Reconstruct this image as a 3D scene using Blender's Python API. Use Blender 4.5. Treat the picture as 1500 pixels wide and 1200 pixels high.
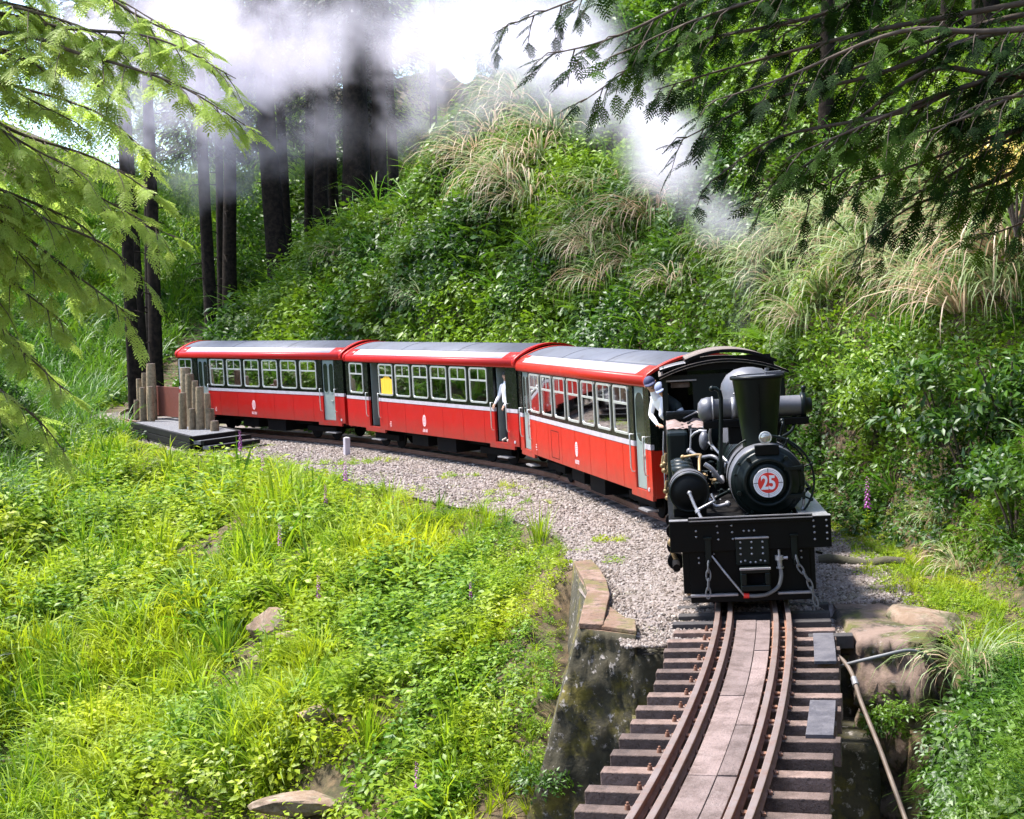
import bpy, bmesh, math, random
import numpy as np
from mathutils import Matrix, Vector
R = math.radians
for o in list(bpy.data.objects):
    bpy.data.objects.remove(o)
SC = bpy.context.scene
COL = SC.collection

# ------------------------------------------------------------------ camera, sky, sun, exposure
FPX, CAMH, PITCH, ROLL = 2115.75, 3.4575, 0.0619, 0.018
FWD = np.array([0, math.cos(PITCH), -math.sin(PITCH)])
UPV = np.array([0, math.sin(PITCH), math.cos(PITCH)])
RTV = np.array([1.0, 0, 0])
cam_d = bpy.data.cameras.new('camera'); cam = bpy.data.objects.new('camera', cam_d); COL.objects.link(cam)
cr, sr = math.cos(ROLL), math.sin(ROLL)
r_ = RTV * cr - UPV * sr; u_ = RTV * sr + UPV * cr
cam.matrix_world = Matrix(((r_[0], u_[0], -FWD[0], 0), (r_[1], u_[1], -FWD[1], 0), (r_[2], u_[2], -FWD[2], CAMH), (0, 0, 0, 1)))
cam_d.sensor_width = 36; cam_d.lens = FPX / 1500 * 36
cam_d.clip_start = 0.1; cam_d.clip_end = 1500
SC.camera = cam

SUN_EL, SUN_AZ = R(62), math.atan2(-0.85, 0.30)          # azimuth: atan2(x, y) of the direction to the sun
TOSUN = Vector((math.sin(SUN_AZ) * math.cos(SUN_EL), math.cos(SUN_AZ) * math.cos(SUN_EL), math.sin(SUN_EL)))
world = bpy.data.worlds.new('World'); SC.world = world; world.use_nodes = True
wn = world.node_tree; bg = wn.nodes['Background']
sky = wn.nodes.new('ShaderNodeTexSky'); sky.sky_type = 'NISHITA'; sky.sun_disc = False
sky.sun_elevation = SUN_EL; sky.sun_rotation = SUN_AZ; sky.air_density = 1.0; sky.dust_density = 6.0; sky.ozone_density = 1.0; sky.altitude = 2000
wn.links.new(sky.outputs[0], bg.inputs[0]); bg.inputs[1].default_value = 0.15
sun_d = bpy.data.lights.new('sun', 'SUN'); sun = bpy.data.objects.new('sun', sun_d); COL.objects.link(sun)
sun_d.energy = 3.6; sun_d.angle = R(9.0); sun_d.color = (1.0, 0.97, 0.92)
sun.rotation_euler = TOSUN.to_track_quat('Z', 'Y').to_euler(); sun.location = (0, 0, 60)
vs = SC.view_settings
vs.view_transform = 'Standard'; vs.look = 'None'; vs.exposure = 1.75; vs.gamma = 1.0; vs.use_curve_mapping = False
cy = SC.cycles
cy.max_bounces = 6; cy.diffuse_bounces = 3; cy.glossy_bounces = 3; cy.transmission_bounces = 4
cy.transparent_max_bounces = 8; cy.volume_bounces = 4; cy.use_denoising = True; cy.use_adaptive_sampling = True; cy.adaptive_threshold = .02
cy.sample_clamp_indirect = 6.0; cy.volume_step_rate = 2.0; cy.volume_max_steps = 128

CAM = np.array([0, 0, CAMH])
def ray(u, v):
    a = (u - 750) / FPX; b = (v - 600) / FPX
    x = a * cr - b * sr; y = a * sr + b * cr
    return RTV * x - UPV * y + FWD
def at(u, v, y):                                            # point seen at (u, v), y metres ahead
    d = ray(u, v); return CAM + d * (y / d[1])
def on_plane(u, v, z):
    d = ray(u, v); return CAM + d * ((z - CAMH) / d[2])
def project(P):
    q = np.asarray(P) - CAM
    u = q[..., 0]; v = -(q @ UPV); w = q @ FWD
    w = np.where(np.abs(w) < 1e-3, 1e-3, w)
    return 750 + FPX * (u * cr + v * sr) / w, 600 + FPX * (-u * sr + v * cr) / w, w

# ------------------------------------------------------------------ mesh builder
class MB:
    def __init__(s): s.v = []; s.f = []; s.m = []; s.sm = []
    def face(s, idx, m=0, smooth=False): s.f.append(tuple(idx)); s.m.append(m); s.sm.append(smooth)
    def add(s, vs, fs, m=0, smooth=False):
        b = len(s.v); s.v += [tuple(map(float, p)) for p in vs]
        for f in fs: s.face([b + i for i in f], m, smooth)
    def box(s, a, b, m=0):
        x0, y0, z0 = a; x1, y1, z1 = b
        s.add([(x0, y0, z0), (x1, y0, z0), (x1, y1, z0), (x0, y1, z0), (x0, y0, z1), (x1, y0, z1), (x1, y1, z1), (x0, y1, z1)],
              [(0, 3, 2, 1), (4, 5, 6, 7), (0, 1, 5, 4), (1, 2, 6, 5), (2, 3, 7, 6), (3, 0, 4, 7)], m)
    def bar(s, p, q, w, h, m=0, up=(0, 0, 1)):
        p = Vector(p); q = Vector(q); d = (q - p).normalized(); u = Vector(up)
        sd = d.cross(u).normalized(); u = sd.cross(d)
        vs = []
        for c in (p, q):
            for a, b in ((-1, -1), (1, -1), (1, 1), (-1, 1)): vs.append(c + sd * (a * w / 2) + u * (b * h / 2))
        s.add(vs, [(0, 1, 2, 3), (7, 6, 5, 4), (0, 4, 5, 1), (1, 5, 6, 2), (2, 6, 7, 3), (3, 7, 4, 0)], m)
    def cyl(s, p, q, r0, r1=None, n=20, m=0, caps=True, mc=None):
        if r1 is None: r1 = r0
        p = Vector(p); q = Vector(q); d = (q - p).normalized()
        a = Vector((0, 0, 1)) if abs(d.z) < .9 else Vector((1, 0, 0))
        e1 = d.cross(a).normalized(); e2 = d.cross(e1)
        vs = []
        for c, r in ((p, r0), (q, r1)):
            for i in range(n):
                t = 2 * math.pi * i / n; vs.append(c + (e1 * math.cos(t) + e2 * math.sin(t)) * r)
        s.add(vs, [(i, (i + 1) % n, n + (i + 1) % n, n + i) for i in range(n)], m, True)
        if caps:
            mc = m if mc is None else mc
            s.add(vs[:n], [tuple(range(n))[::-1]], mc); s.add(vs[n:], [tuple(range(n))], mc)
    def tube(s, pts, r, n=8, m=0, caps=True):
        pts = [Vector(p) for p in pts]; k = len(pts); vs = []; prev = None
        rr = r if isinstance(r, (list, tuple, np.ndarray)) else [r] * k
        for i, p in enumerate(pts):
            d = (pts[min(i + 1, k - 1)] - pts[max(i - 1, 0)]).normalized()
            if prev is None:
                a = Vector((0, 0, 1)) if abs(d.z) < .9 else Vector((1, 0, 0)); e1 = d.cross(a).normalized()
            else: e1 = (prev - d * prev.dot(d)).normalized()
            prev = e1; e2 = d.cross(e1)
            for j in range(n):
                t = 2 * math.pi * j / n; vs.append(p + (e1 * math.cos(t) + e2 * math.sin(t)) * rr[i])
        fs = [(i * n + j, i * n + (j + 1) % n, (i + 1) * n + (j + 1) % n, (i + 1) * n + j) for i in range(k - 1) for j in range(n)]
        s.add(vs, fs, m, True)
        if caps: s.add(vs[:n], [tuple(range(n))[::-1]], m); s.add(vs[-n:], [tuple(range(n))], m)
    def lathe(s, prof, c, axis='z', n=32, m=0, smooth=True):           # prof: (radius, height along the axis)
        vs = []
        for r, h in prof:
            for i in range(n):
                t = 2 * math.pi * i / n; a, b = r * math.cos(t), r * math.sin(t)
                if axis == 'z': p = (a, b, h)
                elif axis == 'y': p = (a, h, b)
                else: p = (h, a, b)
                vs.append((c[0] + p[0], c[1] + p[1], c[2] + p[2]))
        fs = [(i * n + j, i * n + (j + 1) % n, (i + 1) * n + (j + 1) % n, (i + 1) * n + j) for i in range(len(prof) - 1) for j in range(n)]
        s.add(vs, fs, m, smooth)
    def sphere(s, c, r, n=10, m=0, sc=(1, 1, 1)):
        prof = [(math.sin(math.pi * i / n), -math.cos(math.pi * i / n)) for i in range(n + 1)]
        vs = []
        for a, h in prof:
            for j in range(n):
                t = 2 * math.pi * j / n
                vs.append((c[0] + r * sc[0] * max(a, 1e-4) * math.cos(t), c[1] + r * sc[1] * max(a, 1e-4) * math.sin(t), c[2] + r * sc[2] * h))
        s.add(vs, [(i * n + j, i * n + (j + 1) % n, (i + 1) * n + (j + 1) % n, (i + 1) * n + j) for i in range(n) for j in range(n)], m, True)
    def mesh(s, name, mats):
        me = bpy.data.meshes.new(name); me.from_pydata(s.v, [], s.f)
        for m in (mats if isinstance(mats, (list, tuple)) else [mats]): me.materials.append(m)
        me.polygons.foreach_set('material_index', s.m); me.polygons.foreach_set('use_smooth', s.sm)
        me.update(); return me
    def build(s, name, mats, parent=None, bevel=0, mw=None):
        o = bpy.data.objects.new(name, s.mesh(name, mats)); COL.objects.link(o)
        if parent is not None: o.parent = parent
        if mw is not None: o.matrix_world = mw
        if bevel:
            b = o.modifiers.new('bevel', 'BEVEL'); b.width = bevel; b.segments = 2; b.limit_method = 'ANGLE'; b.angle_limit = R(40)
        return o
def empty(name, mw=None, loc=None):
    o = bpy.data.objects.new(name, None); COL.objects.link(o); o.empty_display_size = .2
    if mw is not None: o.matrix_world = mw
    if loc is not None: o.location = loc
    return o
def tag(o, label, cat, group=None, kind=None):
    o['label'] = label
    if cat: o['category'] = cat
    if group: o['group'] = group
    if kind: o['kind'] = kind
    return o
def copy_tree(o, parent=None):
    c = o.copy(); COL.objects.link(c); c.parent = parent
    for ch in list(o.children): copy_tree(ch, c)
    return c
def mesh_np(name, V, F, mat, attrs=None, smooth=False):
    """big mesh from numpy; F is (n,3) or (n,4)"""
    me = bpy.data.meshes.new(name); V = np.asarray(V, np.float32); F = np.asarray(F, np.int32); k = F.shape[1]
    me.vertices.add(len(V)); me.vertices.foreach_set('co', V.ravel())
    me.loops.add(F.size); me.loops.foreach_set('vertex_index', F.ravel())
    me.polygons.add(len(F)); me.polygons.foreach_set('loop_start', np.arange(0, F.size, k, dtype=np.int32))
    if smooth: me.polygons.foreach_set('use_smooth', np.ones(len(F), bool))
    for n_, (dom, ty, arr) in (attrs or {}).items():
        a = me.attributes.new(n_, ty, dom)
        a.data.foreach_set('vector' if ty == 'FLOAT_VECTOR' else 'value', np.asarray(arr).ravel())
    if mat is not None: me.materials.append(mat)
    me.update(calc_edges=True); me.validate(); return me

# ------------------------------------------------------------------ materials
MATS = {}
def mat(name, col, rough=.6, metal=0.0, col2=None, nscale=6.0, namt=.5, bump=0.0, bscale=30.0, spec=.5, coat=0.0, stains=None, lo=.4, hi=.65, dirt=None, rnd=0.0):
    m = bpy.data.materials.new(name); m.use_nodes = True; nt = m.node_tree; N = nt.nodes; L = nt.links
    b = N['Principled BSDF']; b.inputs['Base Color'].default_value = (*col, 1); b.inputs['Roughness'].default_value = rough
    b.inputs['Metallic'].default_value = metal; b.inputs['Specular IOR Level'].default_value = spec; b.inputs['Coat Weight'].default_value = coat
    tc = N.new('ShaderNodeTexCoord'); cur = None
    def noise(scale, detail=6, rough_=.6):
        t = N.new('ShaderNodeTexNoise'); t.inputs['Scale'].default_value = scale; t.inputs['Detail'].default_value = detail; t.inputs['Roughness'].default_value = rough_
        L.new(tc.outputs['Object'], t.inputs['Vector']); return t.outputs['Fac']
    def mixc(fac, a, c2, l=lo, h=hi, amt=1.0):
        rp = N.new('ShaderNodeMapRange'); rp.inputs[1].default_value = l; rp.inputs[2].default_value = h; rp.inputs[4].default_value = amt
        L.new(fac, rp.inputs[0]); mx = N.new('ShaderNodeMix'); mx.data_type = 'RGBA'; L.new(rp.outputs[0], mx.inputs[0])
        if isinstance(a, tuple): mx.inputs[6].default_value = (*a, 1)
        else: L.new(a, mx.inputs[6])
        mx.inputs[7].default_value = (*c2, 1); return mx.outputs[2]
    if col2 is not None: cur = mixc(noise(nscale), col, col2, amt=namt)
    for (c3, sc3, l3, h3, a3) in (stains or []): cur = mixc(noise(sc3, 8, .7), cur if cur is not None else col, c3, l3, h3, a3)
    if dirt is not None:                                     # road dust thrown up along the bottom of a panel
        dc, z0, z1 = dirt; sx = N.new('ShaderNodeSeparateXYZ'); L.new(tc.outputs['Object'], sx.inputs[0]); mr = N.new('ShaderNodeMapRange'); mr.inputs[1].default_value = z1; mr.inputs[2].default_value = z0; L.new(sx.outputs[2], mr.inputs[0])
        ml = N.new('ShaderNodeMath'); ml.operation = 'MULTIPLY'; L.new(mr.outputs[0], ml.inputs[0]); L.new(noise(5, 8, .7), ml.inputs[1]); cur = mixc(ml.outputs[0], cur if cur is not None else col, dc, .12, .7, .8)
    if rnd and cur is not None:                              # each timber has weathered to its own tone
        oi = N.new('ShaderNodeObjectInfo'); mr = N.new('ShaderNodeMapRange'); mr.inputs[3].default_value = 1 - rnd; mr.inputs[4].default_value = 1 + rnd * .5; L.new(oi.outputs['Random'], mr.inputs[0])
        hs = N.new('ShaderNodeHueSaturation'); L.new(mr.outputs[0], hs.inputs['Value']); L.new(cur, hs.inputs['Color']); cur = hs.outputs['Color']
    if cur is not None: L.new(cur, b.inputs['Base Color'])
    if bump:
        bp = N.new('ShaderNodeBump'); bp.inputs['Strength'].default_value = bump; bp.inputs['Distance'].default_value = .02
        L.new(noise(bscale, 8), bp.inputs['Height']); L.new(bp.outputs[0], b.inputs['Normal'])
    if rough < .7:
        rr = N.new('ShaderNodeMapRange'); rr.inputs[3].default_value = max(.05, rough - .1); rr.inputs[4].default_value = min(1, rough + .18)
        L.new(noise(nscale * 2.3), rr.inputs[0]); L.new(rr.outputs[0], b.inputs['Roughness'])
    MATS[name] = m; return m
def leafmat(name, c0, c1, c2=None, trans=.35, rough=.45, wscale=.35, spec=.35):
    """foliage: colour by the leaf's own 'var', patchy from plant to plant"""
    m = bpy.data.materials.new(name); m.use_nodes = True; nt = m.node_tree; N = nt.nodes; L = nt.links
    b = N['Principled BSDF']; out = N['Material Output']; b.inputs['Roughness'].default_value = rough; b.inputs['Specular IOR Level'].default_value = spec
    at_ = N.new('ShaderNodeAttribute'); at_.attribute_name = 'var'
    oi = N.new('ShaderNodeObjectInfo')
    mx = N.new('ShaderNodeMix'); mx.data_type = 'RGBA'; mx.inputs[6].default_value = (*c0, 1); mx.inputs[7].default_value = (*c1, 1)
    ad = N.new('ShaderNodeMath'); ad.operation = 'MULTIPLY_ADD'; ad.inputs[1].default_value = .6; L.new(oi.outputs['Random'], ad.inputs[0])
    sb = N.new('ShaderNodeMath'); sb.operation = 'MULTIPLY_ADD'; sb.inputs[1].default_value = .8; sb.inputs[2].default_value = -.2; L.new(at_.outputs['Fac'], sb.inputs[0])
    L.new(sb.outputs[0], ad.inputs[2]); L.new(ad.outputs[0], mx.inputs[0]); mx.clamp_factor = True
    col = mx.outputs[2]
    if c2 is not None:
        ge = N.new('ShaderNodeNewGeometry'); t = N.new('ShaderNodeTexNoise'); t.inputs['Scale'].default_value = wscale; t.inputs['Detail'].default_value = 4
        L.new(ge.outputs['Position'], t.inputs['Vector']); rp = N.new('ShaderNodeMapRange'); rp.inputs[1].default_value = .45; rp.inputs[2].default_value = .68
        L.new(t.outputs['Fac'], rp.inputs[0]); m2 = N.new('ShaderNodeMix'); m2.data_type = 'RGBA'; L.new(rp.outputs[0], m2.inputs[0]); L.new(col, m2.inputs[6]); m2.inputs[7].default_value = (*c2, 1)
        col = m2.outputs[2]
    L.new(col, b.inputs['Base Color'])
    tr = N.new('ShaderNodeBsdfTranslucent'); L.new(col, tr.inputs['Color'])
    ms = N.new('ShaderNodeMixShader'); ms.inputs[0].default_value = trans; L.new(b.outputs[0], ms.inputs[1]); L.new(tr.outputs[0], ms.inputs[2]); L.new(ms.outputs[0], out.inputs['Surface'])
    MATS[name] = m; return m
def glassmat(name, tint=(.27, .31, .27), a=.55, rough=.03):
    m = bpy.data.materials.new(name); m.use_nodes = True; nt = m.node_tree; N = nt.nodes; L = nt.links; out = N['Material Output']
    tr = N.new('ShaderNodeBsdfTransparent'); tr.inputs[0].default_value = (*tint, 1); gl = N.new('ShaderNodeBsdfGlossy'); gl.inputs['Roughness'].default_value = rough
    fr = N.new('ShaderNodeFresnel'); fr.inputs[0].default_value = 1.9; ad = N.new('ShaderNodeMath'); ad.operation = 'ADD'; ad.inputs[1].default_value = .14; L.new(fr.outputs[0], ad.inputs[0])
    ms = N.new('ShaderNodeMixShader'); L.new(ad.outputs[0], ms.inputs[0]); L.new(tr.outputs[0], ms.inputs[1]); L.new(gl.outputs[0], ms.inputs[2]); L.new(ms.outputs[0], out.inputs['Surface'])
    MATS[name] = m; return m

M_red = mat('red_paint', (.40, .0045, .003), .38, col2=(.34, .004, .003), nscale=1.3, spec=.35, bump=.10, bscale=2.2, stains=[((.19, .008, .006), 9, .60, .78, .45), ((.24, .015, .010), 2.2, .58, .8, .35)], dirt=((.10, .05, .035), .45, 1.15))
M_red1 = mat('lit_red_paint', (.46, .016, .004), .38, col2=(.40, .010, .004), nscale=1.3, spec=.35, bump=.10, bscale=2.2, stains=[((.22, .012, .006), 9, .60, .78, .45), ((.27, .022, .010), 2.2, .58, .8, .35)], dirt=((.12, .06, .04), .45, 1.1))  # red pushed towards orange: first carriage's stronger light put into its colour
M_band = mat('black_band_paint', (.005, .007, .005), .22, col2=(.009, .011, .008), nscale=2, spec=.35)  # faint green in the black stands for reflected foliage
M_white = mat('white_paint', (.44, .40, .44), .5, col2=(.34, .31, .32), nscale=5, namt=.6, stains=[((.22, .19, .17), 12, .6, .78, .5)])
M_roof = mat('grey_roof_paint', (.10, .108, .135), .55, col2=(.07, .075, .095), nscale=1.1, spec=.3, stains=[((.13, .13, .155), 7, .55, .75, .5), ((.035, .032, .03), 3.5, .54, .72, .6), ((.03, .03, .03), 18, .6, .75, .5)], bump=.12, bscale=5)
M_alu = mat('aluminium', (.62, .63, .60), .35, metal=.6, col2=(.45, .45, .42), nscale=14)
M_door = mat('grey_door_paint', (.22, .26, .24), .45, col2=(.17, .20, .19), nscale=3)
M_glass = glassmat('window_glass')
M_dark = mat('black_underframe', (.004, .004, .0045), .8, col2=(.014, .010, .008), nscale=4, spec=.1)
M_inter = mat('cabin_lining', (.16, .17, .13), .7)
M_seat = mat('brown_seat', (.22, .07, .035), .6)
M_curt = mat('yellow_curtain', (.75, .42, .02), .8)
M_loco = mat('black_green_paint', (.0025, .006, .0052), .34, col2=(.006, .011, .0095), nscale=3.5, spec=.22, bump=.08, bscale=8, stains=[((.028, .022, .018), 6, .62, .82, .5), ((.05, .03, .015), 14, .68, .82, .5)])
M_loco2 = mat('black_gloss_paint', (.0015, .002, .002), .40, col2=(.003, .004, .004), nscale=4, spec=.14, stains=[((.018, .013, .010), 8, .64, .82, .5)])
M_worn = mat('worn_steel', (.36, .35, .36), .38, metal=.55, col2=(.16, .15, .15), nscale=12)
M_jack = mat('highlit_boiler_jacket', (.11, .112, .125), .40, metal=.3, col2=(.21, .195, .205), nscale=3, stains=[((.06, .045, .035), 8, .58, .75, .6)])  # lightened so the colour itself carries highlights on boiler and tanks
M_dust = mat('dusty_cab_roof', (.11, .092, .08), .9, col2=(.21, .165, .145), nscale=6, namt=1, stains=[((.19, .09, .045), 11, .56, .7, .8), ((.02, .02, .02), 16, .56, .7, .8)], bump=.3)
M_rustdust = mat('rusty_plate', (.17, .11, .09), .85, col2=(.26, .20, .19), nscale=9, namt=1, bump=.3, stains=[((.05, .035, .03), 14, .56, .7, .7)])
M_brass = mat('oily_brass', (.30, .20, .09), .45, metal=.5, col2=(.10, .07, .04), nscale=20)
M_plred = mat('number_red', (.75, .03, .02), .4)
M_plwhite = mat('number_white', (.82, .78, .78), .45)
M_lamp = mat('lamp_lens', (.42, .41, .36), .10, metal=.6, spec=.8)
M_hose = mat('grey_rubber', (.14, .14, .14), .55)
M_steel_rail = mat('rail_steel', (.26, .19, .16), .42, metal=.55, col2=(.33, .28, .27), nscale=3, stains=[((.22, .09, .04), 6, .5, .7, .6)])
M_rust = mat('rail_rust', (.17, .075, .04), .8, col2=(.25, .14, .10), nscale=9, bump=.2)
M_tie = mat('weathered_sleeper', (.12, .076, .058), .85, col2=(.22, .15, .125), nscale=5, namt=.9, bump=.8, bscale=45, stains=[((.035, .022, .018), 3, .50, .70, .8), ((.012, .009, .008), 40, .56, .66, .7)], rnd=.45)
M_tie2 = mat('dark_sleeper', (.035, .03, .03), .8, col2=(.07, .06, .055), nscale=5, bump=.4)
M_walk = mat('walkway_plank', (.22, .16, .145), .85, col2=(.145, .102, .09), nscale=2.5, namt=.9, bump=.8, bscale=40, stains=[((.08, .05, .04), 5, .48, .68, .75), ((.32, .26, .24), 3, .55, .75, .5), ((.04, .028, .024), 55, .55, .65, .7)], rnd=.35)
M_slate = mat('dark_board', (.050, .046, .055), .75, col2=(.10, .092, .10), nscale=4, namt=1, bump=.6, stains=[((.16, .15, .16), 9, .58, .74, .6)])
M_girder = mat('bridge_girder', (.02, .016, .013), .8, col2=(.06, .035, .02), nscale=3)
M_conc = mat('mossy_concrete', (.06, .05, .028), .95, col2=(.020, .019, .009), nscale=2.2, namt=1, bump=1.0, bscale=10,
             stains=[((.008, .008, .005), 4.1, .54, .64, .8), ((.13, .105, .010), 1.7, .50, .62, .75), ((.34, .30, .27), 8.5, .58, .64, .85)])
M_stone = mat('abutment_stone', (.19, .13, .10), .9, col2=(.08, .055, .04), nscale=2.4, namt=1, bump=1.0, bscale=8, stains=[((.012, .010, .007), 3.0, .48, .58, .9), ((.085, .085, .010), 1.6, .48, .60, .85), ((.34, .31, .29), 7, .62, .70, .8)])
M_brick = mat('coping_brick', (.15, .085, .052), .9, col2=(.23, .15, .115), nscale=4, namt=1, bump=.9, stains=[((.10, .095, .016), 3, .48, .62, .8), ((.04, .028, .02), 9, .52, .66, .8)])
M_rock = mat('slope_rock', (.19, .125, .08), .9, col2=(.28, .215, .165), nscale=4, namt=1, bump=1.0, bscale=7, stains=[((.06, .038, .02), 3, .48, .62, .85), ((.05, .075, .010), 2.2, .52, .66, .8)])
M_post = mat('bark_stripped_log', (.33, .24, .14), .9, col2=(.20, .145, .08), nscale=9, namt=1, bump=1.0, bscale=22, stains=[((.07, .065, .025), 4, .54, .7, .7), ((.04, .03, .02), 28, .58, .66, .8), ((.30, .27, .22), 6, .6, .75, .5)], rnd=.35)
M_board = mat('brown_sign_board', (.14, .035, .02), .6, col2=(.10, .03, .018), nscale=5)
M_blackwood = mat('black_timber', (.004, .004, .004), .7, col2=(.010, .010, .010), nscale=5, spec=.2)
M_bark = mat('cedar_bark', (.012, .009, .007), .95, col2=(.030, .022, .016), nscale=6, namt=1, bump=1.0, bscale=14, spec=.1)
M_twig = mat('twig_bark', (.07, .05, .035), .9, col2=(.12, .09, .06), nscale=12)
M_log = mat('old_log', (.06, .05, .035), .9, col2=(.10, .10, .04), nscale=5, bump=.5)
M_skin = mat('skin', (.50, .28, .19), .55)
M_shirt = mat('white_shirt', (.80, .79, .82), .8, bump=.2, bscale=12)
M_trou = mat('dark_trousers', (.010, .011, .014), .85)
M_cap = mat('navy_cap', (.03, .035, .09), .75)
M_cap2 = mat('grey_blue_cap', (.20, .23, .36), .75)
M_hair = mat('black_hair', (.01, .009, .008), .6)
M_vest = mat('dark_waistcoat', (.012, .02, .022), .8)
M_shoe = mat('pale_shoe', (.55, .45, .38), .6)
M_emblem = mat('emblem_white', (.82, .55, .55), .5)

# ground
def ground_mat():
    m = mat('earth_ground', (.085, .055, .028), .95, col2=(.035, .040, .010), nscale=1.6, namt=.9, bump=1.0, bscale=14, stains=[((.17, .11, .055), 3.5, .50, .66, .8), ((.03, .02, .012), 9, .52, .64, .7)])
    return m
M_ground = ground_mat()
M_grav = mat('gravel_bed', (.22, .18, .165), .95, col2=(.15, .12, .10), nscale=1.4, namt=1, bump=1.0, bscale=70, stains=[((.31, .27, .26), 38, .5, .62, .7), ((.11, .12, .02), .7, .54, .66, .8), ((.07, .055, .045), 60, .56, .68, .7)])
M_pebble = mat('ballast_stone', (.40, .33, .31), .9, bump=.2)
nt_ = M_pebble.node_tree; oi_ = nt_.nodes.new('ShaderNodeObjectInfo'); rp_ = nt_.nodes.new('ShaderNodeValToRGB')
rp_.color_ramp.elements[0].color = (.075, .057, .042, 1); rp_.color_ramp.elements[1].color = (.36, .315, .285, 1)
e_ = rp_.color_ramp.elements.new(.45); e_.color = (.23, .18, .15, 1)
nt_.links.new(oi_.outputs['Random'], rp_.inputs[0]); nt_.links.new(rp_.outputs[0], nt_.nodes['Principled BSDF'].inputs['Base Color'])

# foliage
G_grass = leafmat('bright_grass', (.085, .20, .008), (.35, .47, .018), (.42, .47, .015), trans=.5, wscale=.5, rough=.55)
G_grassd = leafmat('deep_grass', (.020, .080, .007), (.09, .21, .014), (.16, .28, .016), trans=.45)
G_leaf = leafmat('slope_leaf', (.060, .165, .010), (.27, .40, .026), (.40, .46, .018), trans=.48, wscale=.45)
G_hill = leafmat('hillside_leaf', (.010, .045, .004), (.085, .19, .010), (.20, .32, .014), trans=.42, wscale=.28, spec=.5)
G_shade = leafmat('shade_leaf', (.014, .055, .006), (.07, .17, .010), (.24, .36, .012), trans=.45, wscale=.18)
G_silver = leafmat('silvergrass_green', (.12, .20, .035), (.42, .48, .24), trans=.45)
G_dry = leafmat('silvergrass_dry', (.36, .22, .11), (.66, .52, .36), trans=.4)
G_fern = leafmat('fern_green', (.09, .20, .012), (.17, .30, .02), trans=.45)
G_cedL = leafmat('pale_cedar_needles', (.17, .29, .03), (.56, .66, .16), (.40, .54, .08), trans=.58, wscale=1.2, spec=.2)
G_cedR = leafmat('backlit_cedar_needles', (.006, .020, .004), (.030, .075, .008), (.075, .15, .010), trans=.35, wscale=.8, spec=.1, rough=.7)  # nearly black needles: the against-the-light look is put into their colour
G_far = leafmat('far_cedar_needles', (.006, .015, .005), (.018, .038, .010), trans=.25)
G_fox = leafmat('foxglove_bloom', (.42, .06, .38), (.60, .22, .58), trans=.3)
G_red = leafmat('yellow_autumn_leaf', (.55, .42, .05), (.80, .65, .25), trans=.4)

# ------------------------------------------------------------------ track line and terrain
def catmull(P, per=14):
    P = [np.array(p, float) for p in P]; P = [2 * P[0] - P[1]] + P + [2 * P[-1] - P[-2]]; out = []
    for i in range(1, len(P) - 2):
        a, b, c, d = P[i - 1], P[i], P[i + 1], P[i + 2]
        for k in range(per):
            t = k / per
            out.append(.5 * ((2 * b) + (c - a) * t + (2 * a - 5 * b + 4 * c - d) * t * t + (3 * b - a - 3 * c + d) * t ** 3))
    out.append(P[-2]); return np.array(out)
TRK = catmull([(-3.2, -2.2), (-1.5, 1.6), (-.25, 5.3), (.96, 9.11), (1.52, 11.03), (2.01, 12.97), (2.44, 14.92), (2.8, 16.89), (3.14, 19.4), (3.38, 22.0), (3.33, 24.2),
               (2.92, 25.86), (1.55, 31.77), (.15, 35.1), (-2.96, 40.3), (-5.17, 43.3), (-9.25, 47.8), (-12.2, 51.4), (-14.4, 55.2), (-15.8, 60), (-16.4, 68), (-16.6, 82)])
TS = np.concatenate([[0], np.cumsum(np.linalg.norm(np.diff(TRK, axis=0), axis=1))])
I0 = np.argmin(np.linalg.norm(TRK - np.array([2.8, 16.89]), axis=1)); TS = TS - TS[I0]
TT = np.gradient(TRK, axis=0); TT /= np.linalg.norm(TT, axis=1)[:, None]; TNR = np.stack([TT[:, 1], -TT[:, 0]], 1)   # right normal (outer side)
def track(s):
    return np.array([np.interp(s, TS, TRK[:, 0]), np.interp(s, TS, TRK[:, 1])]), np.array([np.interp(s, TS, TNR[:, 0]), np.interp(s, TS, TNR[:, 1])])
def track_dist(x, y):
    x = np.asarray(x, float); sh = x.shape; x = x.ravel(); y = np.asarray(y, float).ravel()
    d = np.empty(len(x)); s = np.empty(len(x))
    for a in range(0, len(x), 20000):
        X = x[a:a + 20000, None] - TRK[None, :, 0]; Y = y[a:a + 20000, None] - TRK[None, :, 1]
        i = np.argmin(X * X + Y * Y, 1); r = np.arange(len(i))
        lat = X[r, i] * TNR[i, 0] + Y[r, i] * TNR[i, 1]; dist = np.sqrt(X[r, i] ** 2 + Y[r, i] ** 2)
        d[a:a + 20000] = np.where(lat >= 0, 1, -1) * dist; s[a:a + 20000] = TS[i]
    return d.reshape(sh), s.reshape(sh)
def _hash(i, j, seed): 
    h = np.sin(i * 127.1 + j * 311.7 + seed * 74.7) * 43758.5453
    return h - np.floor(h)
def vnoise(x, y, sc, seed=0):
    x = np.asarray(x) / sc; y = np.asarray(y) / sc; i = np.floor(x); j = np.floor(y); fx = x - i; fy = y - j
    fx = fx * fx * (3 - 2 * fx); fy = fy * fy * (3 - 2 * fy)
    a = _hash(i, j, seed); b = _hash(i + 1, j, seed); c = _hash(i, j + 1, seed); d = _hash(i + 1, j + 1, seed)
    return (a * (1 - fx) + b * fx) * (1 - fy) + (c * (1 - fx) + d * fx) * fy - .5
def sstep(a, b, x): t = np.clip((x - a) / (b - a), 0, 1); return t * t * (3 - 2 * t)
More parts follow.
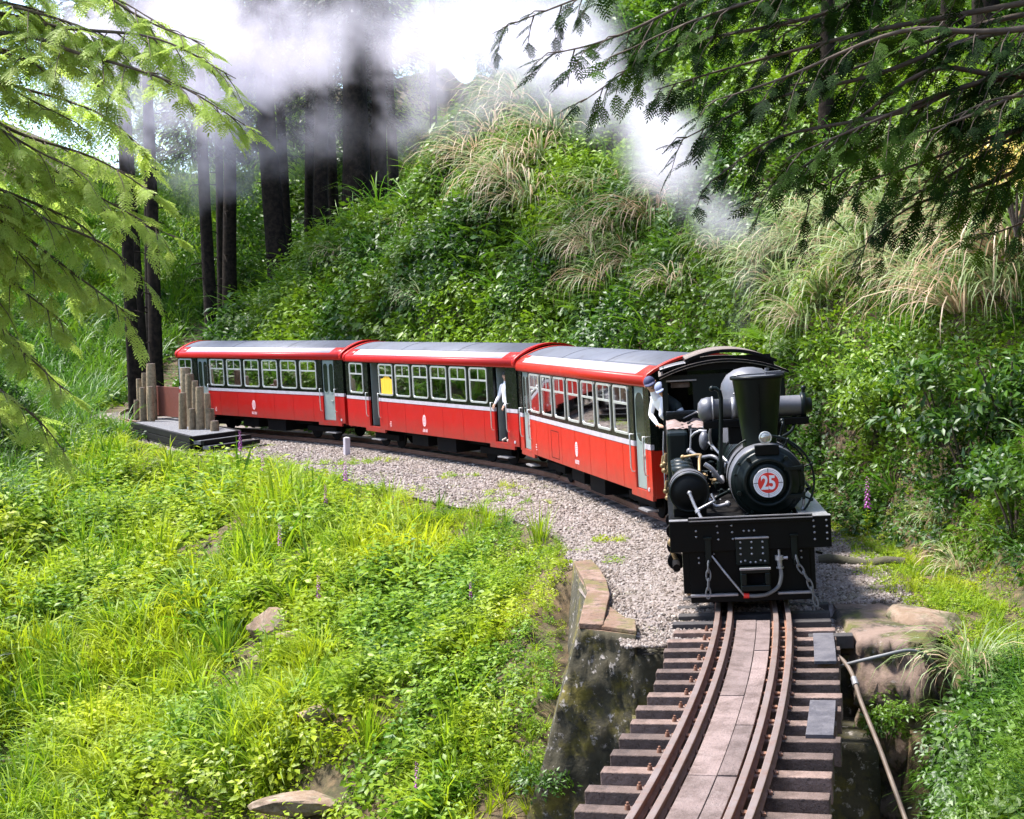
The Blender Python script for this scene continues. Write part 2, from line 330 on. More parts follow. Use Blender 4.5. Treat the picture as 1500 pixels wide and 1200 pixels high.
EY = np.array([5, 15.5, 17, 20.9, 23.9, 26.75, 28.85, 32.8, 38.65, 41, 45, 49.5, 53, 60, 70.])
EX = np.array([.3, .78, .82, .80, .70, -.2, -1.55, -3.65, -6.6, -9.2, -11.8, -14.5, -20, -30, -40.])
def x_edge(y): return np.interp(y, EY, EX)
def z_edge(y): return np.interp(y, [4, 8, 12, 15.8, 18, 20, 21.5], [-5.0, -4.6, -3.6, -2.25, -1.0, -.35, -.2])
def x_gully(y): return np.interp(y, [5, 22, 31, 38.5, 45, 52, 60, 90], [-6.5, -8.5, -11, -12, -14.6, -16.5, -20, -26])
def z_gully(y): return np.interp(y, [5, 10, 22, 31, 38.5, 45, 52, 70], [-6.5, -6, -4.4, -3.0, -1.9, -1.1, -.4, 0])
def ridge(s): return np.interp(s, [-12, 0, 20, 30, 36, 44, 52, 62, 80], [11, 13.5, 14.2, 14.0, 12.3, 8.2, 5.0, 3.2, 2.5])
def hz(x, y, rough=True):
    x = np.asarray(x, float); y = np.asarray(y, float); d, s = track_dist(x, y)
    bed = np.full(x.shape, -.2) + .07 * sstep(-.3, .6, s) * sstep(-3.5, -1.2, d) + .0375 * np.clip(d, -1.2, 1.2) * sstep(-2, 1, s)
    # outer side: cut slope rising to a wooded shoulder
    d0 = np.interp(s, [-10, -3, 0, 3, 7, 60], [3.4, 3.6, 3.0, 2.7, 1.9, 1.9])
    m = np.interp(s, [-8, 0, 8, 30, 45, 70], [1.05, 1.25, 1.85, 1.85, 1.1, .5])
    q = np.clip(d - d0, 0, None); Rg = ridge(s); rise = q * m * sstep(-.2, 1.2, q) 
    h = Rg * (1 - np.exp(-(rise / Rg) ** 1.6)) ** (1 / 1.6) + np.clip(d - d0 - Rg / m, 0, 60) * .12
    if rough:
        h = h + sstep(.3, 2.5, q) * (vnoise(x, y, 4.0, 1) * 2.2 + vnoise(x, y, 1.9, 2) * 1.5 + vnoise(x, y, .9, 9) * .5)
    zo = bed + h
    # the stream cleft under the bridge
    cleft = 1 - sstep(13.9, 15.3, y)
    zc = np.interp(d, [-1, 1.75, 2.05, 2.6, 3.6], [-4.6, -4.2, -1.3, -.5, -.15])
    zo = np.where(d < 3.6, zo * (1 - cleft) + (np.minimum(zc, zo)) * cleft, zo)
    # inner side: gravel shelf, grassy bank down to a gully, shaded bank beyond
    xe = x_edge(y); xg = x_gully(y); ze = z_edge(y); zg = z_gully(y)
    f = np.clip((xe - x) / np.maximum(xe - xg, .5), 0, 1)
    zi = ze + (zg - ze) * (f ** .80)
    if rough: zi = zi + sstep(.03, .35, f) * (vnoise(x, y, 3.0, 3) * .8 + vnoise(x, y, 1.2, 4) * .45)
    lb = np.clip(xg - x, 0, None); zi = zi + 6.5 * (1 - np.exp(-(lb * .8) / 6.5)) + (sstep(0, 2, lb) * (vnoise(x, y, 3.5, 5) * 1.2 + vnoise(x, y, 1.3, 6) * .5) if rough else 0)
    shelf = np.where(y > 15.3, bed, zi)
    w = sstep(-.25, .35, xe - x)
    zi = np.where(y > 20.5, shelf * (1 - w) + zi * w, np.where(x > xe, np.where(y > 15.6, bed, np.minimum(zi, -3.8)), zi))
    z = np.where(d >= 0, zo, zi)
    k = 1 - sstep(1.5, 2.4, np.abs(d)); far = sstep(42, 46, s)       # the line beyond the last carriage
    z = z * (1 - k * far) + bed * k * far
    z = np.where((y < 15.3) & (d > -1.3) & (d < 1.25), np.minimum(z, -4.0), z)
    z = np.where((x > .55) & (x < 3.9) & (y < 17.2) & (y > 12) & (d < 1.6), np.minimum(z, -4.2), z); z = np.where((x > .5) & (x < 1.2) & (y >= 17.2) & (y < 21), np.minimum(z, z_edge(y) - .7), z)
    z = np.where((x > 3.7) & (x < 4.7) & (y > 14.6) & (y < 17.5), np.minimum(z, -1.0), z)
    z = z + 17 * sstep(66, 125, y)                                   # wooded rise behind
    return z
def ground_hit(u, v, y0=8., y1=95.):
    d = ray(u, v); ys = np.linspace(y0, y1, 900); P = CAM + d[None] * (ys / d[1])[:, None]
    z = hz(P[:, 0], P[:, 1]); i = np.argmax(P[:, 2] < z)
    if not (P[:, 2] < z).any(): i = len(ys) - 1
    p = P[i].copy(); p[2] = z[i]; return p

xs = np.concatenate([[-260, -180, -120, -80, -60, -48, -40, -35], np.arange(-31, 22.01, .4), [23, 25, 28, 32, 38, 48, 65, 95, 140, 260]])
ys = np.concatenate([[-60, -30, -15, -8, -3, 0, 2, 4], np.arange(6, 80.01, .4), [81, 84, 88, 94, 102, 115, 135, 170, 230, 330]])
GX, GY = np.meshgrid(xs, ys, indexing='ij'); GZ = hz(GX, GY)
nx, ny = GX.shape; idx = np.arange(nx * ny).reshape(nx, ny)
F = np.stack([idx[:-1, :-1].ravel(), idx[1:, :-1].ravel(), idx[1:, 1:].ravel(), idx[:-1, 1:].ravel()], 1)
gme = mesh_np('ground', np.stack([GX.ravel(), GY.ravel(), GZ.ravel()], 1), F, M_ground, smooth=True)
ground = bpy.data.objects.new('ground', gme); COL.objects.link(ground); ground['kind'] = 'structure'

# gravel shelf: a sheet just above the ground, from the cleft to the far bend
def shelf_inner(s): 
    p, n = track(s)
    return p, n
gv = []; gf = []; gs = np.arange(-.55, 50, .35); K = 15
for s in gs:
    p, n = track(s)
    # inner limit: where the edge line is met
    ts = np.linspace(0, 9, 120); q = p[None] - n[None] * ts[:, None]; inside = q[:, 0] > x_edge(q[:, 1]) + .12
    li = ts[np.argmin(inside)] if not inside.all() else 9.0
    if s > 33: li = min(li, 2.2 + .3 * math.sin(s))
    lo_ = np.interp(s, [-2, 1, 3, 7], [1.55, 1.7, 1.9, 1.75])
    for k in range(K):
        l = -li + (li + lo_) * k / (K - 1); gv.append((p[0] + n[0] * l, p[1] + n[1] * l))
gv = np.array(gv); gz = np.maximum(hz(gv[:, 0], gv[:, 1], False) + .012, -.205 + 0 * gv[:, 0])
for i in range(len(gs) - 1):
    for k in range(K - 1): a = i * K + k; gf.append((a, a + 1, a + K + 1, a + K))
gme = mesh_np('gravel_bed', np.column_stack([gv, gz]), gf, M_grav, smooth=True)
gb = bpy.data.objects.new('track_bed', gme); COL.objects.link(gb); gb['kind'] = 'structure'

# ------------------------------------------------------------------ track: rails, sleepers, walkway, girders
BANK = .0375
def tp(s, lat, z=0.0):
    p, n = track(s); return (p[0] + n[0] * lat, p[1] + n[1] * lat, z + lat * BANK)
rw = empty('railway_track', loc=(2.44, 14.9, 0)); bpy.context.view_layer.update()
tag(rw, 'narrow gauge railway track with guard rails and timber sleepers crossing the stream cleft', 'railway track')
RINV = Matrix.Translation((-2.44, -14.9, 0))
def rel(mb):
    mb.v = [(x - 2.44, y - 14.9, z) for x, y, z in mb.v]; return mb
RAILP = [(-.045, -.105), (.045, -.105), (.045, -.095), (.012, -.082), (.012, -.035), (.028, -.026), (.028, -.002), (.022, 0), (-.022, 0), (-.028, -.002), (-.028, -.026), (-.012, -.035), (-.012, -.082), (-.045, -.095)]
def rail(lat, s0, s1, name):
    mb = MB(); sv = np.arange(s0, s1, .35); n = len(RAILP); vs = []
    for s in sv:
        for a, b in RAILP: vs.append(tp(s, lat + a, b))
    for i in range(len(sv) - 1):
        for j in range(n):
            k = (j + 1) % n; mb.f.append((i * n + j, i * n + k, (i + 1) * n + k, (i + 1) * n + j)); mb.m.append(1 if j in (6, 7, 8) else 0); mb.sm.append(False)
    mb.v = vs; rel(mb).build(name, [M_rust, M_steel_rail], rw)
for lat in (-.405, .405): rail(lat, -15.5, 52, 'rail')
for lat in (-.262, .262): rail(lat, -15.5, 1.2, 'guard_rail')
random.seed(5)
T0, TSP, TL = -.6765, .4756, 1.83
tie_me = {}
for i in range(-3, 26):
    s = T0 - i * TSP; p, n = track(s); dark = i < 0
    L_ = TL * (1 + random.uniform(-.02, .02)); mb = MB(); mb.box((-L_ / 2, -.078 - random.uniform(0, .012), -.21), (L_ / 2, .078 + random.uniform(0, .012), 0))
    ang = math.atan2(n[1], n[0]) + random.uniform(-.008, .008)
    if i == 1: ex = .03
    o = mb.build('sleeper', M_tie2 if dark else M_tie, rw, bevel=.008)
    o.matrix_parent_inverse = Matrix(); o.location = (p[0] - 2.44 + n[0] * random.uniform(-.02, .02), p[1] - 14.9, -.106 + random.uniform(-.004, .002)); o.rotation_euler = (0, -BANK, ang)
    if i >= 0:
        for lt in (-.52, ):
            b = MB(); q = tp(s, lt, -.106); b.cyl((q[0], q[1], q[2]), (q[0], q[1], q[2] + .035), .022, .018, 8); b.cyl((q[0], q[1], q[2] + .03), (q[0], q[1], q[2] + .055), .011, .011, 6)
            rel(b).build('bolt', M_rust, rw)
        c = MB()
        for lt in (-.465, -.345, -.32, -.205, .205, .32, .345, .465):
            q = tp(s, lt, -.104); c.box((q[0] - .014, q[1] - .035, q[2]), (q[0] + .014, q[1] + .035, q[2] + .018))
        rel(c).build('rail_spikes', M_rust, rw)['kind'] = 'stuff'
sl_me = None
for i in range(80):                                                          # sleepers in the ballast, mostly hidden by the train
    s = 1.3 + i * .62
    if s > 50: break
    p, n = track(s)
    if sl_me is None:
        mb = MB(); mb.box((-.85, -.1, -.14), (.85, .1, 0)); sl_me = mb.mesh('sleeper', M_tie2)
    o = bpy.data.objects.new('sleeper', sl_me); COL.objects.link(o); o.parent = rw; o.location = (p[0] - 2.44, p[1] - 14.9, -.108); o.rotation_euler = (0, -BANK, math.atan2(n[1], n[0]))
def plank(s0, s1, l0, l1, z, name, m, th=.035, par=rw):
    mb = MB(); k = max(2, int(abs(s1 - s0) / .4) + 1); vs = []
    for s in np.linspace(s0, s1, k):
        for l, zz in ((l0, z - th), (l1, z - th), (l1, z), (l0, z)): vs.append(tp(s, l, zz))
    fs = []
    for i in range(k - 1):
        for j in range(4): jj = (j + 1) % 4; fs.append((i * 4 + j, i * 4 + jj, (i + 1) * 4 + jj, (i + 1) * 4 + j))
    fs += [(3, 2, 1, 0), tuple((k - 1) * 4 + j for j in range(4))]
    mb.add(vs, fs); return rel(mb).build(name, m, par, bevel=.004)
LJ = [-.35, -3.75, -6.15, -9.0, -12, -15]
RJ = [-.38, -1.9, -3.2, -4.75, -6.15, -7.9, -10, -12.5, -15]
for a, b in zip(LJ[:-1], LJ[1:]): plank(a - .012, b + .012, -.185, .037, -.062 + random.uniform(-.004, .006), 'walkway_plank', M_walk)
for a, b in zip(RJ[:-1], RJ[1:]): plank(a - .012, b + .012, .044, .195, -.060 + random.uniform(-.004, .008), 'walkway_plank', M_walk)
plank(-1.05, -2.35, .66, .88, -.07, 'dark_board', M_slate); plank(-3.85, -4.95, .64, .87, -.07, 'dark_board', M_slate)
for lat in (-.42, .42):
    mb = MB()
    for z0, z1, w in ((-.38, -.345, .11), (-.95, -.38, .016), (-.985, -.95, .11)):
        sv = np.arange(-15.5, -.2, .6); vs = []
        for s in sv:
            for l, zz in ((lat - w, z0), (lat + w, z0), (lat + w, z1), (lat - w, z1)): vs.append(tp(s, l, zz))
        mb.add(vs, [(i * 4 + j, i * 4 + (j + 1) % 4, (i + 1) * 4 + (j + 1) % 4, (i + 1) * 4 + j) for i in range(len(sv) - 1) for j in range(4)])
    rel(mb).build('girder', M_girder, rw)

# ------------------------------------------------------------------ abutments
def rough_solid(foot_top, foot_bot, z0, z1, name, mats, amp=.06, nu=8, nz=16, seed=0, top_m=1):
    """rough masonry mass: closed footprint lofted from top to bottom, faces bumped"""
    rng = np.random.RandomState(seed)
    def dense(P):
        out = []
        for i in range(len(P)):
            a = np.array(P[i]); b = np.array(P[(i + 1) % len(P)])
            for k in range(nu): out.append(a + (b - a) * k / nu)
        return np.array(out)
    A = dense(foot_top); B = dense(foot_bot); n = len(A); V = []
    for k in range(nz + 1):
        t = k / nz; ring = A * (1 - t) + B * t; z = z1 + (z0 - z1) * t
        for i, p in enumerate(ring):
            c = ring.mean(0); nrm = (p - c) / (np.linalg.norm(p - c) + 1e-6); w = 0 if k == 0 else 1
            bmp = amp * w * (2 * vnoise(p[0] * 3 + p[1] * 3 + seed, z * 3, 1.0, 21 + seed) + vnoise(p[0] * 9 + p[1] * 9, z * 9, 1.0, 22) + rng.uniform(-.45, .45))
            V.append((p[0] + nrm[0] * bmp, p[1] + nrm[1] * bmp, z))
    mb = MB(); mb.v = V
    for k in range(nz):
        for i in range(n): j = (i + 1) % n; mb.face((k * n + i, (k + 1) * n + i, (k + 1) * n + j, k * n + j), 0, True)
    c = A.mean(0); mb.v.append((c[0], c[1], z1 + .01))
    ci = len(mb.v) - 1
    for i in range(n): mb.face((i, (i + 1) % n, ci), top_m)
    return mb
ab = empty('bridge_abutment', loc=(1.2, 17, -.2)); tag(ab, 'mossy concrete wing wall with curved brick coping beside the gravel shelf', 'abutment')
def relto(mb, l): mb.v = [(x - l[0], y - l[1], z - l[2]) for x, y, z in mb.v]; return mb
AB = (1.2, 17, -.2)
top = [(.86, 21.2), (.89, 19.94), (.95, 18.86), (.84, 17.73), (.73, 16.62), (1.02, 16.45), (1.36, 16.2), (1.42, 16.7), (1.16, 17.3), (1.18, 18.6), (1.18, 20.0), (1.1, 21.2)]
bot = [(.35, 21.2), (.1, 19.9), (-.15, 18.8), (-.45, 17.5), (-.65, 15.9), (.9, 15.85), (1.42, 15.9), (1.6, 16.6), (1.6, 17.3), (1.6, 18.6), (1.6, 20), (1.6, 21.2)]
relto(rough_solid(top, bot, -4.8, -.14, 'wall', None, .07, nu=10, nz=44, seed=1), AB).build('wall', [M_conc, M_brick], ab)
co = [(.86, 20.9), (.89, 19.94), (.95, 18.86), (.84, 17.73), (.73, 16.6)]; ci_ = [(1.13, 21.05), (1.22, 20.01), (1.23, 18.59), (1.13, 17.62), (1.01, 16.5)]
co = catmull(co, 4); ci_ = catmull(ci_, 4)
for i in range(0, len(co) - 1, 3):
    a, b, c, d = co[i], co[min(i + 3, len(co) - 1)], ci_[min(i + 3, len(co) - 1)], ci_[i]; cc = (a + b + c + d) / 4
    P4 = [cc + (p - cc) * .988 for p in (a, b, c, d)]; mb = MB(); h = random.uniform(-.003, .003)
    mb.add([(p[0], p[1], -.138) for p in P4] + [(p[0], p[1], -.07 + h) for p in P4], [(0, 1, 2, 3)[::-1], (4, 5, 6, 7), (0, 1, 5, 4), (1, 2, 6, 5), (2, 3, 7, 6), (3, 0, 4, 7)])
    relto(mb, AB).build('brick', M_brick, ab, bevel=.012)
mb = MB(); mb.add([(x, y, z) for z in (-.138, -.085) for x, y in ((.99, 16.50), (1.37, 16.22), (1.41, 16.85), (1.10, 17.10))], [(3, 2, 1, 0), (4, 5, 6, 7), (0, 1, 5, 4), (1, 2, 6, 5), (2, 3, 7, 6), (3, 0, 4, 7)]); relto(mb, AB).build('brick', M_brick, ab, bevel=.012)
seat = empty('bearing_shelf', loc=(2.6, 16.4, -.4)); tag(seat, 'dark mossy bearing shelf under the sleepers between the abutments', 'abutment')
SB = (2.6, 16.4, -.4)
relto(rough_solid([(1.35, 16.2), (3.85, 15.95), (3.9, 17.6), (1.35, 17.6)], [(1.35, 16.1), (3.9, 15.85), (3.9, 17.6), (1.35, 17.6)], -4.8, -.36, 'wall', None, .06, nu=16, nz=30, seed=2), SB).build('back_wall', [M_conc, M_conc], seat)
relto(rough_solid([(1.3, 15.15), (3.75, 14.9), (3.8, 16.1), (1.3, 16.2)], [(1.28, 15.05), (3.8, 14.8), (3.8, 16.1), (1.3, 16.2)], -4.8, -1.05, 'wall', None, .06, nu=16, nz=30, seed=3), SB).build('ledge', [M_conc, M_conc], seat)
mb = MB(); mb.bar((3.27, 15.95, -.19), (3.75, 15.88, -.17), .16, .15); relto(mb, SB).build('timber_beam', M_tie2, seat, bevel=.01)
ra = empty('stone_abutment', loc=(4.3, 16, -.2)); tag(ra, 'rough mossy stone abutment block beside the black hose', 'abutment'); RA = (4.3, 16, -.2)
relto(rough_solid([(3.78, 15.75), (3.92, 17.9), (4.75, 17.6), (4.62, 15.95), (4.35, 15.35)], [(3.72, 14.9), (3.7, 17.9), (5.6, 17.6), (5.5, 15.6), (4.9, 14.3)], -4.6, -.09, 'wall', None, .16, nu=14, nz=40, seed=4), RA).build('rock_mass', [M_stone, M_stone], ra)

def rock(name, loc, sx, sy, sz, seed, label, rot=0, m=None, group=None):
    rng = random.Random(seed); bm = bmesh.new(); bmesh.ops.create_icosphere(bm, subdivisions=3, radius=1)
    pl = [(Vector((rng.gauss(0, 1), rng.gauss(0, 1), rng.gauss(0, 1))).normalized(), rng.uniform(.55, .85)) for _ in range(9)]
    for v in bm.verts:
        p = v.co.copy()
        for n_, k in pl:
            e = p.dot(n_) - k
            if e > 0: p -= n_ * e * .92
        p *= 1 + .05 * math.sin(7 * p.x + seed) * math.sin(6 * p.y) + rng.uniform(-.012, .012)
        v.co = (p.x * sx, p.y * sy, p.z * sz)
    me = bpy.data.meshes.new(name); bm.to_mesh(me); bm.free(); me.materials.append(m or M_rock)
    o = bpy.data.objects.new(name, me); COL.objects.link(o); o.location = loc; o.rotation_euler = (rng.uniform(-.2, .2), rng.uniform(-.2, .2), rot)
    return tag(o, label, 'rock', group)

# ------------------------------------------------------------------ carriages
def frame_mat(x, y, a, dz):
    e = np.array([-math.sin(a), math.cos(a), 0]); s = np.array([math.cos(a), math.sin(a), 0]); u = np.array([0, 0, 1.])
    sv = s * math.cos(BANK) + u * math.sin(BANK); uv = u * math.cos(BANK) - s * math.sin(BANK)
    return Matrix(((sv[0], e[0], uv[0], x), (sv[1], e[1], uv[1], y), (sv[2], e[2], uv[2], dz), (0, 0, 0, 1)))
LC = 9.467
def rrect(y0, y1, z0, z1, r, n=5):
    pts = []
    for cy_, cz_, a0 in ((y1 - r, z1 - r, 0), (y0 + r, z1 - r, 90), (y0 + r, z0 + r, 180), (y1 - r, z0 + r, 270)):
        for k in range(n + 1): t = R(a0 + 90 * k / n); pts.append((cy_ + r * math.cos(t), cz_ + r * math.sin(t)))
    return pts
def rect_match(y0, y1, z0, z1, inner):
    out = []; cy_, cz_ = (y0 + y1) / 2, (z0 + z1) / 2; n = len(inner) // 4; cor = [(y1, z1), (y0, z1), (y0, z0), (y1, z0)]
    for i, (a, b) in enumerate(inner):
        q = i // n; k = i % n; c = cor[q]
        # first half of each corner arc clings to one edge, the second half to the other
        if q == 0: p = (y1, min(z1, max(b, b if k < n // 2 else z1))) if k < n / 2 else (a if k > n / 2 else y1, z1)
        elif q == 1: p = (a, z1) if k < n / 2 else (y0, b)
        elif q == 2: p = (y0, b) if k < n / 2 else (a, z0)
        else: p = (a, z0) if k < n / 2 else (y1, b)
        if k in ((n - 1) // 2, n // 2): p = c
        out.append(p)
    return out
def ring_solid(mb, outer, inner, x0, x1, m=0):
    """ring between two loops (y, z), extruded from x0 to x1"""
    n = len(outer); vs = [(x0, *p) for p in outer] + [(x0, *p) for p in inner] + [(x1, *p) for p in outer] + [(x1, *p) for p in inner]; fs = []
    for i in range(n):
        j = (i + 1) % n
        fs += [(i, n + i, n + j, j), (2 * n + i, 2 * n + j, 3 * n + j, 3 * n + i), (n + i, 3 * n + i, 3 * n + j, n + j), (i, j, 2 * n + j, 2 * n + i)]
    mb.add(vs, fs, m)
def plate(mb, loop, x0, x1, m=0):
    n = len(loop); vs = [(x0, *p) for p in loop] + [(x1, *p) for p in loop]
    mb.add(vs, [tuple(range(n)), tuple(range(2 * n - 1, n - 1, -1))] + [(i, n + i, n + (i + 1) % n, (i + 1) % n) for i in range(n)], m)
ZW0, ZW1 = 1.485, 2.35
def build_car(cfg):
    red = cfg['red']; root = empty('passenger_carriage', frame_mat(*cfg['pose'])); tag(root, cfg['label'], 'train carriage', 'red passenger carriages of the train')
    W = .975; P = lambda mb, name, m, bevel=0, par=root: mb.build(name, m, par, bevel)
    doors = cfg['doors']; wins = cfg['wins']
    spans = sorted([(a, b, 'd') for a, b, *_ in doors] + [(a, b, 'w') for a, b in wins])
    for sd in (-1, 1):
        xo, xi = sd * W, sd * (W - .06); x0, x1 = min(xo, xi), max(xo, xi)
        # lower red panels between the doors
        cuts = [0.02] + [c for a, b, *_ in sorted(doors) for c in (a, b)] + [LC - .02]
        for i in range(0, len(cuts), 2):
            a, b = cuts[i], cuts[i + 1]
            if b - a < .03: continue
            mb = MB(); mb.box((x0, a, .54), (x1, b, 1.32)); P(mb, 'lower_panel', red, .004)
            mb = MB(); mb.box((x0 - (.006 if sd < 0 else 0), a, 1.3205), (x1 + (.006 if sd > 0 else 0), b, 1.41)); P(mb, 'white_stripe', M_white)
            mb = MB(); mb.box((x0, a, 1.4105), (x1, b, 1.45)); P(mb, 'band_rail', M_band)
        for ys_ in np.arange(1.6, LC - 1.2, 1.05):
            if any(a - .1 < ys_ < b + .1 for a, b, *_ in doors): continue
            mb = MB(); mb.box((xo - .0035, ys_ - .006, .545), (xo + .0035, ys_ + .006, 1.318)); P(mb, 'panel_seam', red)
        # window band with rounded openings
        mb = MB(); y = .02
        segs = []
        for a, b, k in spans:
            if a - y > .001: segs.append((y, a, 'p'))
            segs.append((a, b, k)); y = b
        segs.append((y, LC - .02, 'p'))
        for a, b, k in segs:
            if k == 'p': mb.box((x0, a, 1.45), (x1, b, 2.40))
            elif k == 'w':
                inn = rrect(a + .005, b - .005, ZW0, ZW1, .09); ring_solid(mb, rect_match(a, b, 1.45, 2.40, inn), inn, x0, x1)
            else: mb.box((x0, a, 2.36), (x1, b, 2.40))
        P(mb, 'window_band', M_band)
        for a, b in wins:
            f = MB(); inn = rrect(a + .05, b - .05, ZW0 + .045, ZW1 - .045, .055); out = rrect(a + .01, b - .01, ZW0 + .005, ZW1 - .005, .085)
            xf0, xf1 = (xo - .018, xo + .03) if sd < 0 else (xo - .03, xo + .018)
            ring_solid(f, out, inn, xf0, xf1); zm = ZW0 + .53
            f.box((xf0 + .004, a + .045, zm), (xf1 - .004, b - .045, zm + .04)); ym = (a + b) / 2 + (.0 if True else 0)
            f.box((xf0 + .006, ym - .014, zm + .04), (xf1 - .006, ym + .014, ZW1 - .04))
            wo = P(f, 'window', M_alu)
            g = MB(); drop = sd < 0 and cfg.get('curtain') == wins.index((a, b)); plate(g, rrect(a + .045, b - .045, zm + .02 if drop else ZW0 + .04, ZW1 - .04, .05), xo - .004, xo + .004); g.build('pane', M_glass, wo)
            if (sd < 0) and cfg.get('curtain') == wins.index((a, b)):
                c = MB(); n = 14; vs = []
                for i in range(n + 1):
                    yy = a + .07 + (b - a - .20) * i / n; vs += [(xo + .004 + .010 * math.sin(i * 2.2), yy, ZW0 + .05), (xo + .004 + .010 * math.sin(i * 2.2 + .4), yy + .02 * math.sin(i), ZW0 + .50 - .05 * math.cos(i * .45))]
                c.add(vs, [(2 * i, 2 * i + 2, 2 * i + 3, 2 * i + 1) for i in range(n)], 0, True); c.build('curtain', M_curt, wo)
        for a, b, style in doors:
            mb = MB(); mb.box((x0 + .0, a - .0, .54), (x1, b, .60)); P(mb, 'door_sill', red)
            if style in ('open', 'through'):
                d = MB(); xx = sd * (W - .10)
                d.bar((xx, a + .03, .6), (xx, a + .03, 2.36), .02, .05); d.bar((xx - sd * .25, a + .05, 1.48), (xx - sd * .25, a + .05, 1.485), .01, .01)
                d.box((min(xx, xx - sd * .42), b - .03, .61), (max(xx, xx - sd * .42), b + .005, 2.34)); P(d, 'open_door', M_door)
            else:
                xd0, xd1 = (xo + .035, xo + .065) if sd < 0 else (xo - .065, xo - .035)
                d = MB(); d.box((xd0, a + .004, .61), (xd1, b - .004, 2.358)); do = P(d, 'door', M_door, .004)
                xg0, xg1 = (xd0 - .006, xd0 + .004) if sd < 0 else (xd1 - .004, xd1 + .006)
                g = MB(); fr = MB()
                pairs = [(a + .06, b - .06)] if style == 'single' else [(a + .05, (a + b) / 2 - .035), ((a + b) / 2 + .035, b - .05)]
                for p, q in pairs:
                    lp = rrect(p, q, 1.42, 2.26, min((q - p) / 2 - .005, .2)); plate(g, lp, xg0, xg1)
                    ring_solid(fr, rrect(p - .02, q + .02, 1.40, 2.28, min((q - p) / 2 + .012, .22)), lp, xg0 - .004 * (sd < 0), xg1 + .004 * (sd > 0))
                g.build('door_pane', M_dglass, do); fr.build('pane_seal', M_door, do)
                h = MB(); xh = xd0 - .012 if sd < 0 else xd1 + .012; h.box((xh - .008, a + .10, 1.17), (xh + .008, a + .22, 1.20)); h.build('door_handle', M_alu, do)
            for yy in (a - .07, b + .07):
                if yy < .05 or yy > LC - .05: continue
                h = MB(); xh = xo + sd * .06; h.tube([(xo, yy, 1.52), (xh, yy, 1.53), (xh, yy, 1.45), (xh, yy, .95), (xh - sd * .02, yy, .88), (xo, yy, .87)], .013, 6); P(h, 'handrail', M_alu)
            mb = MB(); mb.box((x0, a - .28, .455), (x1, b + .28, .5395)); P(mb, 'step_skirt', red, .004)
            mb = MB(); mb.box((min(xo, xo - sd * .2), a + .04, .23), (max(xo, xo - sd * .2), b - .04, .26)); mb.bar((xo - sd * .1, a + .1, .26), (xo - sd * .1, a + .1, .46), .02, .02); mb.bar((xo - sd * .1, b - .1, .26), (xo - sd * .1, b - .1, .46), .02, .02); P(mb, 'foot_step', M_worn)
        if sd < 0:
            e = MB(); ye, ze = cfg['emblem']; lp = [(ye + .095 * math.cos(t), ze + .15 * math.sin(t)) for t in np.linspace(0, 2 * math.pi, 25)[:-1]]
            lp2 = [(ye + .075 * math.cos(t), ze + .128 * math.sin(t)) for t in np.linspace(0, 2 * math.pi, 25)[:-1]]
            ring_solid(e, lp, lp2, xo - .004, xo)
            for k in range(-3, 4):
                hh = .118 * math.sqrt(max(0, 1 - (k / 3.6) ** 2)); w_ = .07 * math.sqrt(max(0, 1 - (k * .035 / .128) ** 2))
                e.box((xo - .004, ye - w_ * .85, ze + k * .036 - .011), (xo, ye + w_ * .85, ze + k * .036 + .011))
            P(e, 'emblem', M_emblem)
            n_ = MB(); rr = random.Random(cfg['seed'])
            for k in range(5):
                y0 = ye + .13 - k * .058
                for z0, z1, w0, w1 in ((.0, .075, 0, .012), (.063, .075, .012, .042), (.03, .042, .012, .042), (0, .012, .012, .042), (0, .075, .034, .046)):
                    if rr.random() < .8: n_.box((xo - .004, y0 - w1, ze - .29 + z0), (xo - .0005, y0 - w0, ze - .29 + z1))
            P(n_, 'lettering', M_emblem)['kind'] = 'stuff'
            t_ = MB(); yt = cfg['notice']
            for k in range(3): t_.box((xo - .004, yt - .1, .66 + k * .055), (xo - .0005, yt - .1 + .07 + .03 * (k % 2), .68 + k * .055))
            P(t_, 'notice_lines', M_emblem)
            if cfg['seed'] == 1:
                for y0, y1, z0, z1 in ((6.0, 6.62, .62, 1.2),):
                    h = MB(); ring_solid(h, [(y1, z1), (y0, z1), (y0, z0), (y1, z0)], [(y1 - .012, z1 - .012), (y0 + .012, z1 - .012), (y0 + .012, z0 + .012), (y1 - .012, z0 + .012)], xo - .003, xo + .001); P(h, 'service_hatch', M_dark)
        r = MB(); r.cyl((xo - .001 * sd, .2, .64), (xo + sd * .012, .2, .64), .035, .035, 12); P(r, 'reflector', M_white)
    # ends
    for ye, sgn in ((0.02, -1), (LC - .02, 1)):
        y0, y1 = (ye, ye + .05) if sgn < 0 else (ye - .05, ye)
        mb = MB()
        for xa, xb in ((-.914, -.36), (.36, .914)): mb.box((xa, y0, .5), (xb, y1, 2.40))
        mb.box((-.36, y0, 2.2), (.36, y1, 2.40)); P(mb, 'end_wall', M_band)
        for xa, xb in ((-.916, -.358), (.358, .916)): mb = MB(); mb.box((xa, y0 - .004, .5), (xb, y1 + .004, 1.3)); P(mb, 'end_panel', red)
        mb = MB(); mb.box((-.36, y0 + .01, .55), (.36, y1 - .01, 2.2)); P(mb, 'gangway_door', M_dark)
        mb = MB(); yy = ye + sgn * .16; mb.box((-.12, min(ye, ye + sgn * .25), .38), (.12, max(ye, ye + sgn * .25), .5)); P(mb, 'coupler', M_dark)
    # floor, frame, interior
    mb = MB(); mb.box((-.91, .08, .52), (.91, LC - .08, .60)); P(mb, 'floor', M_dark)
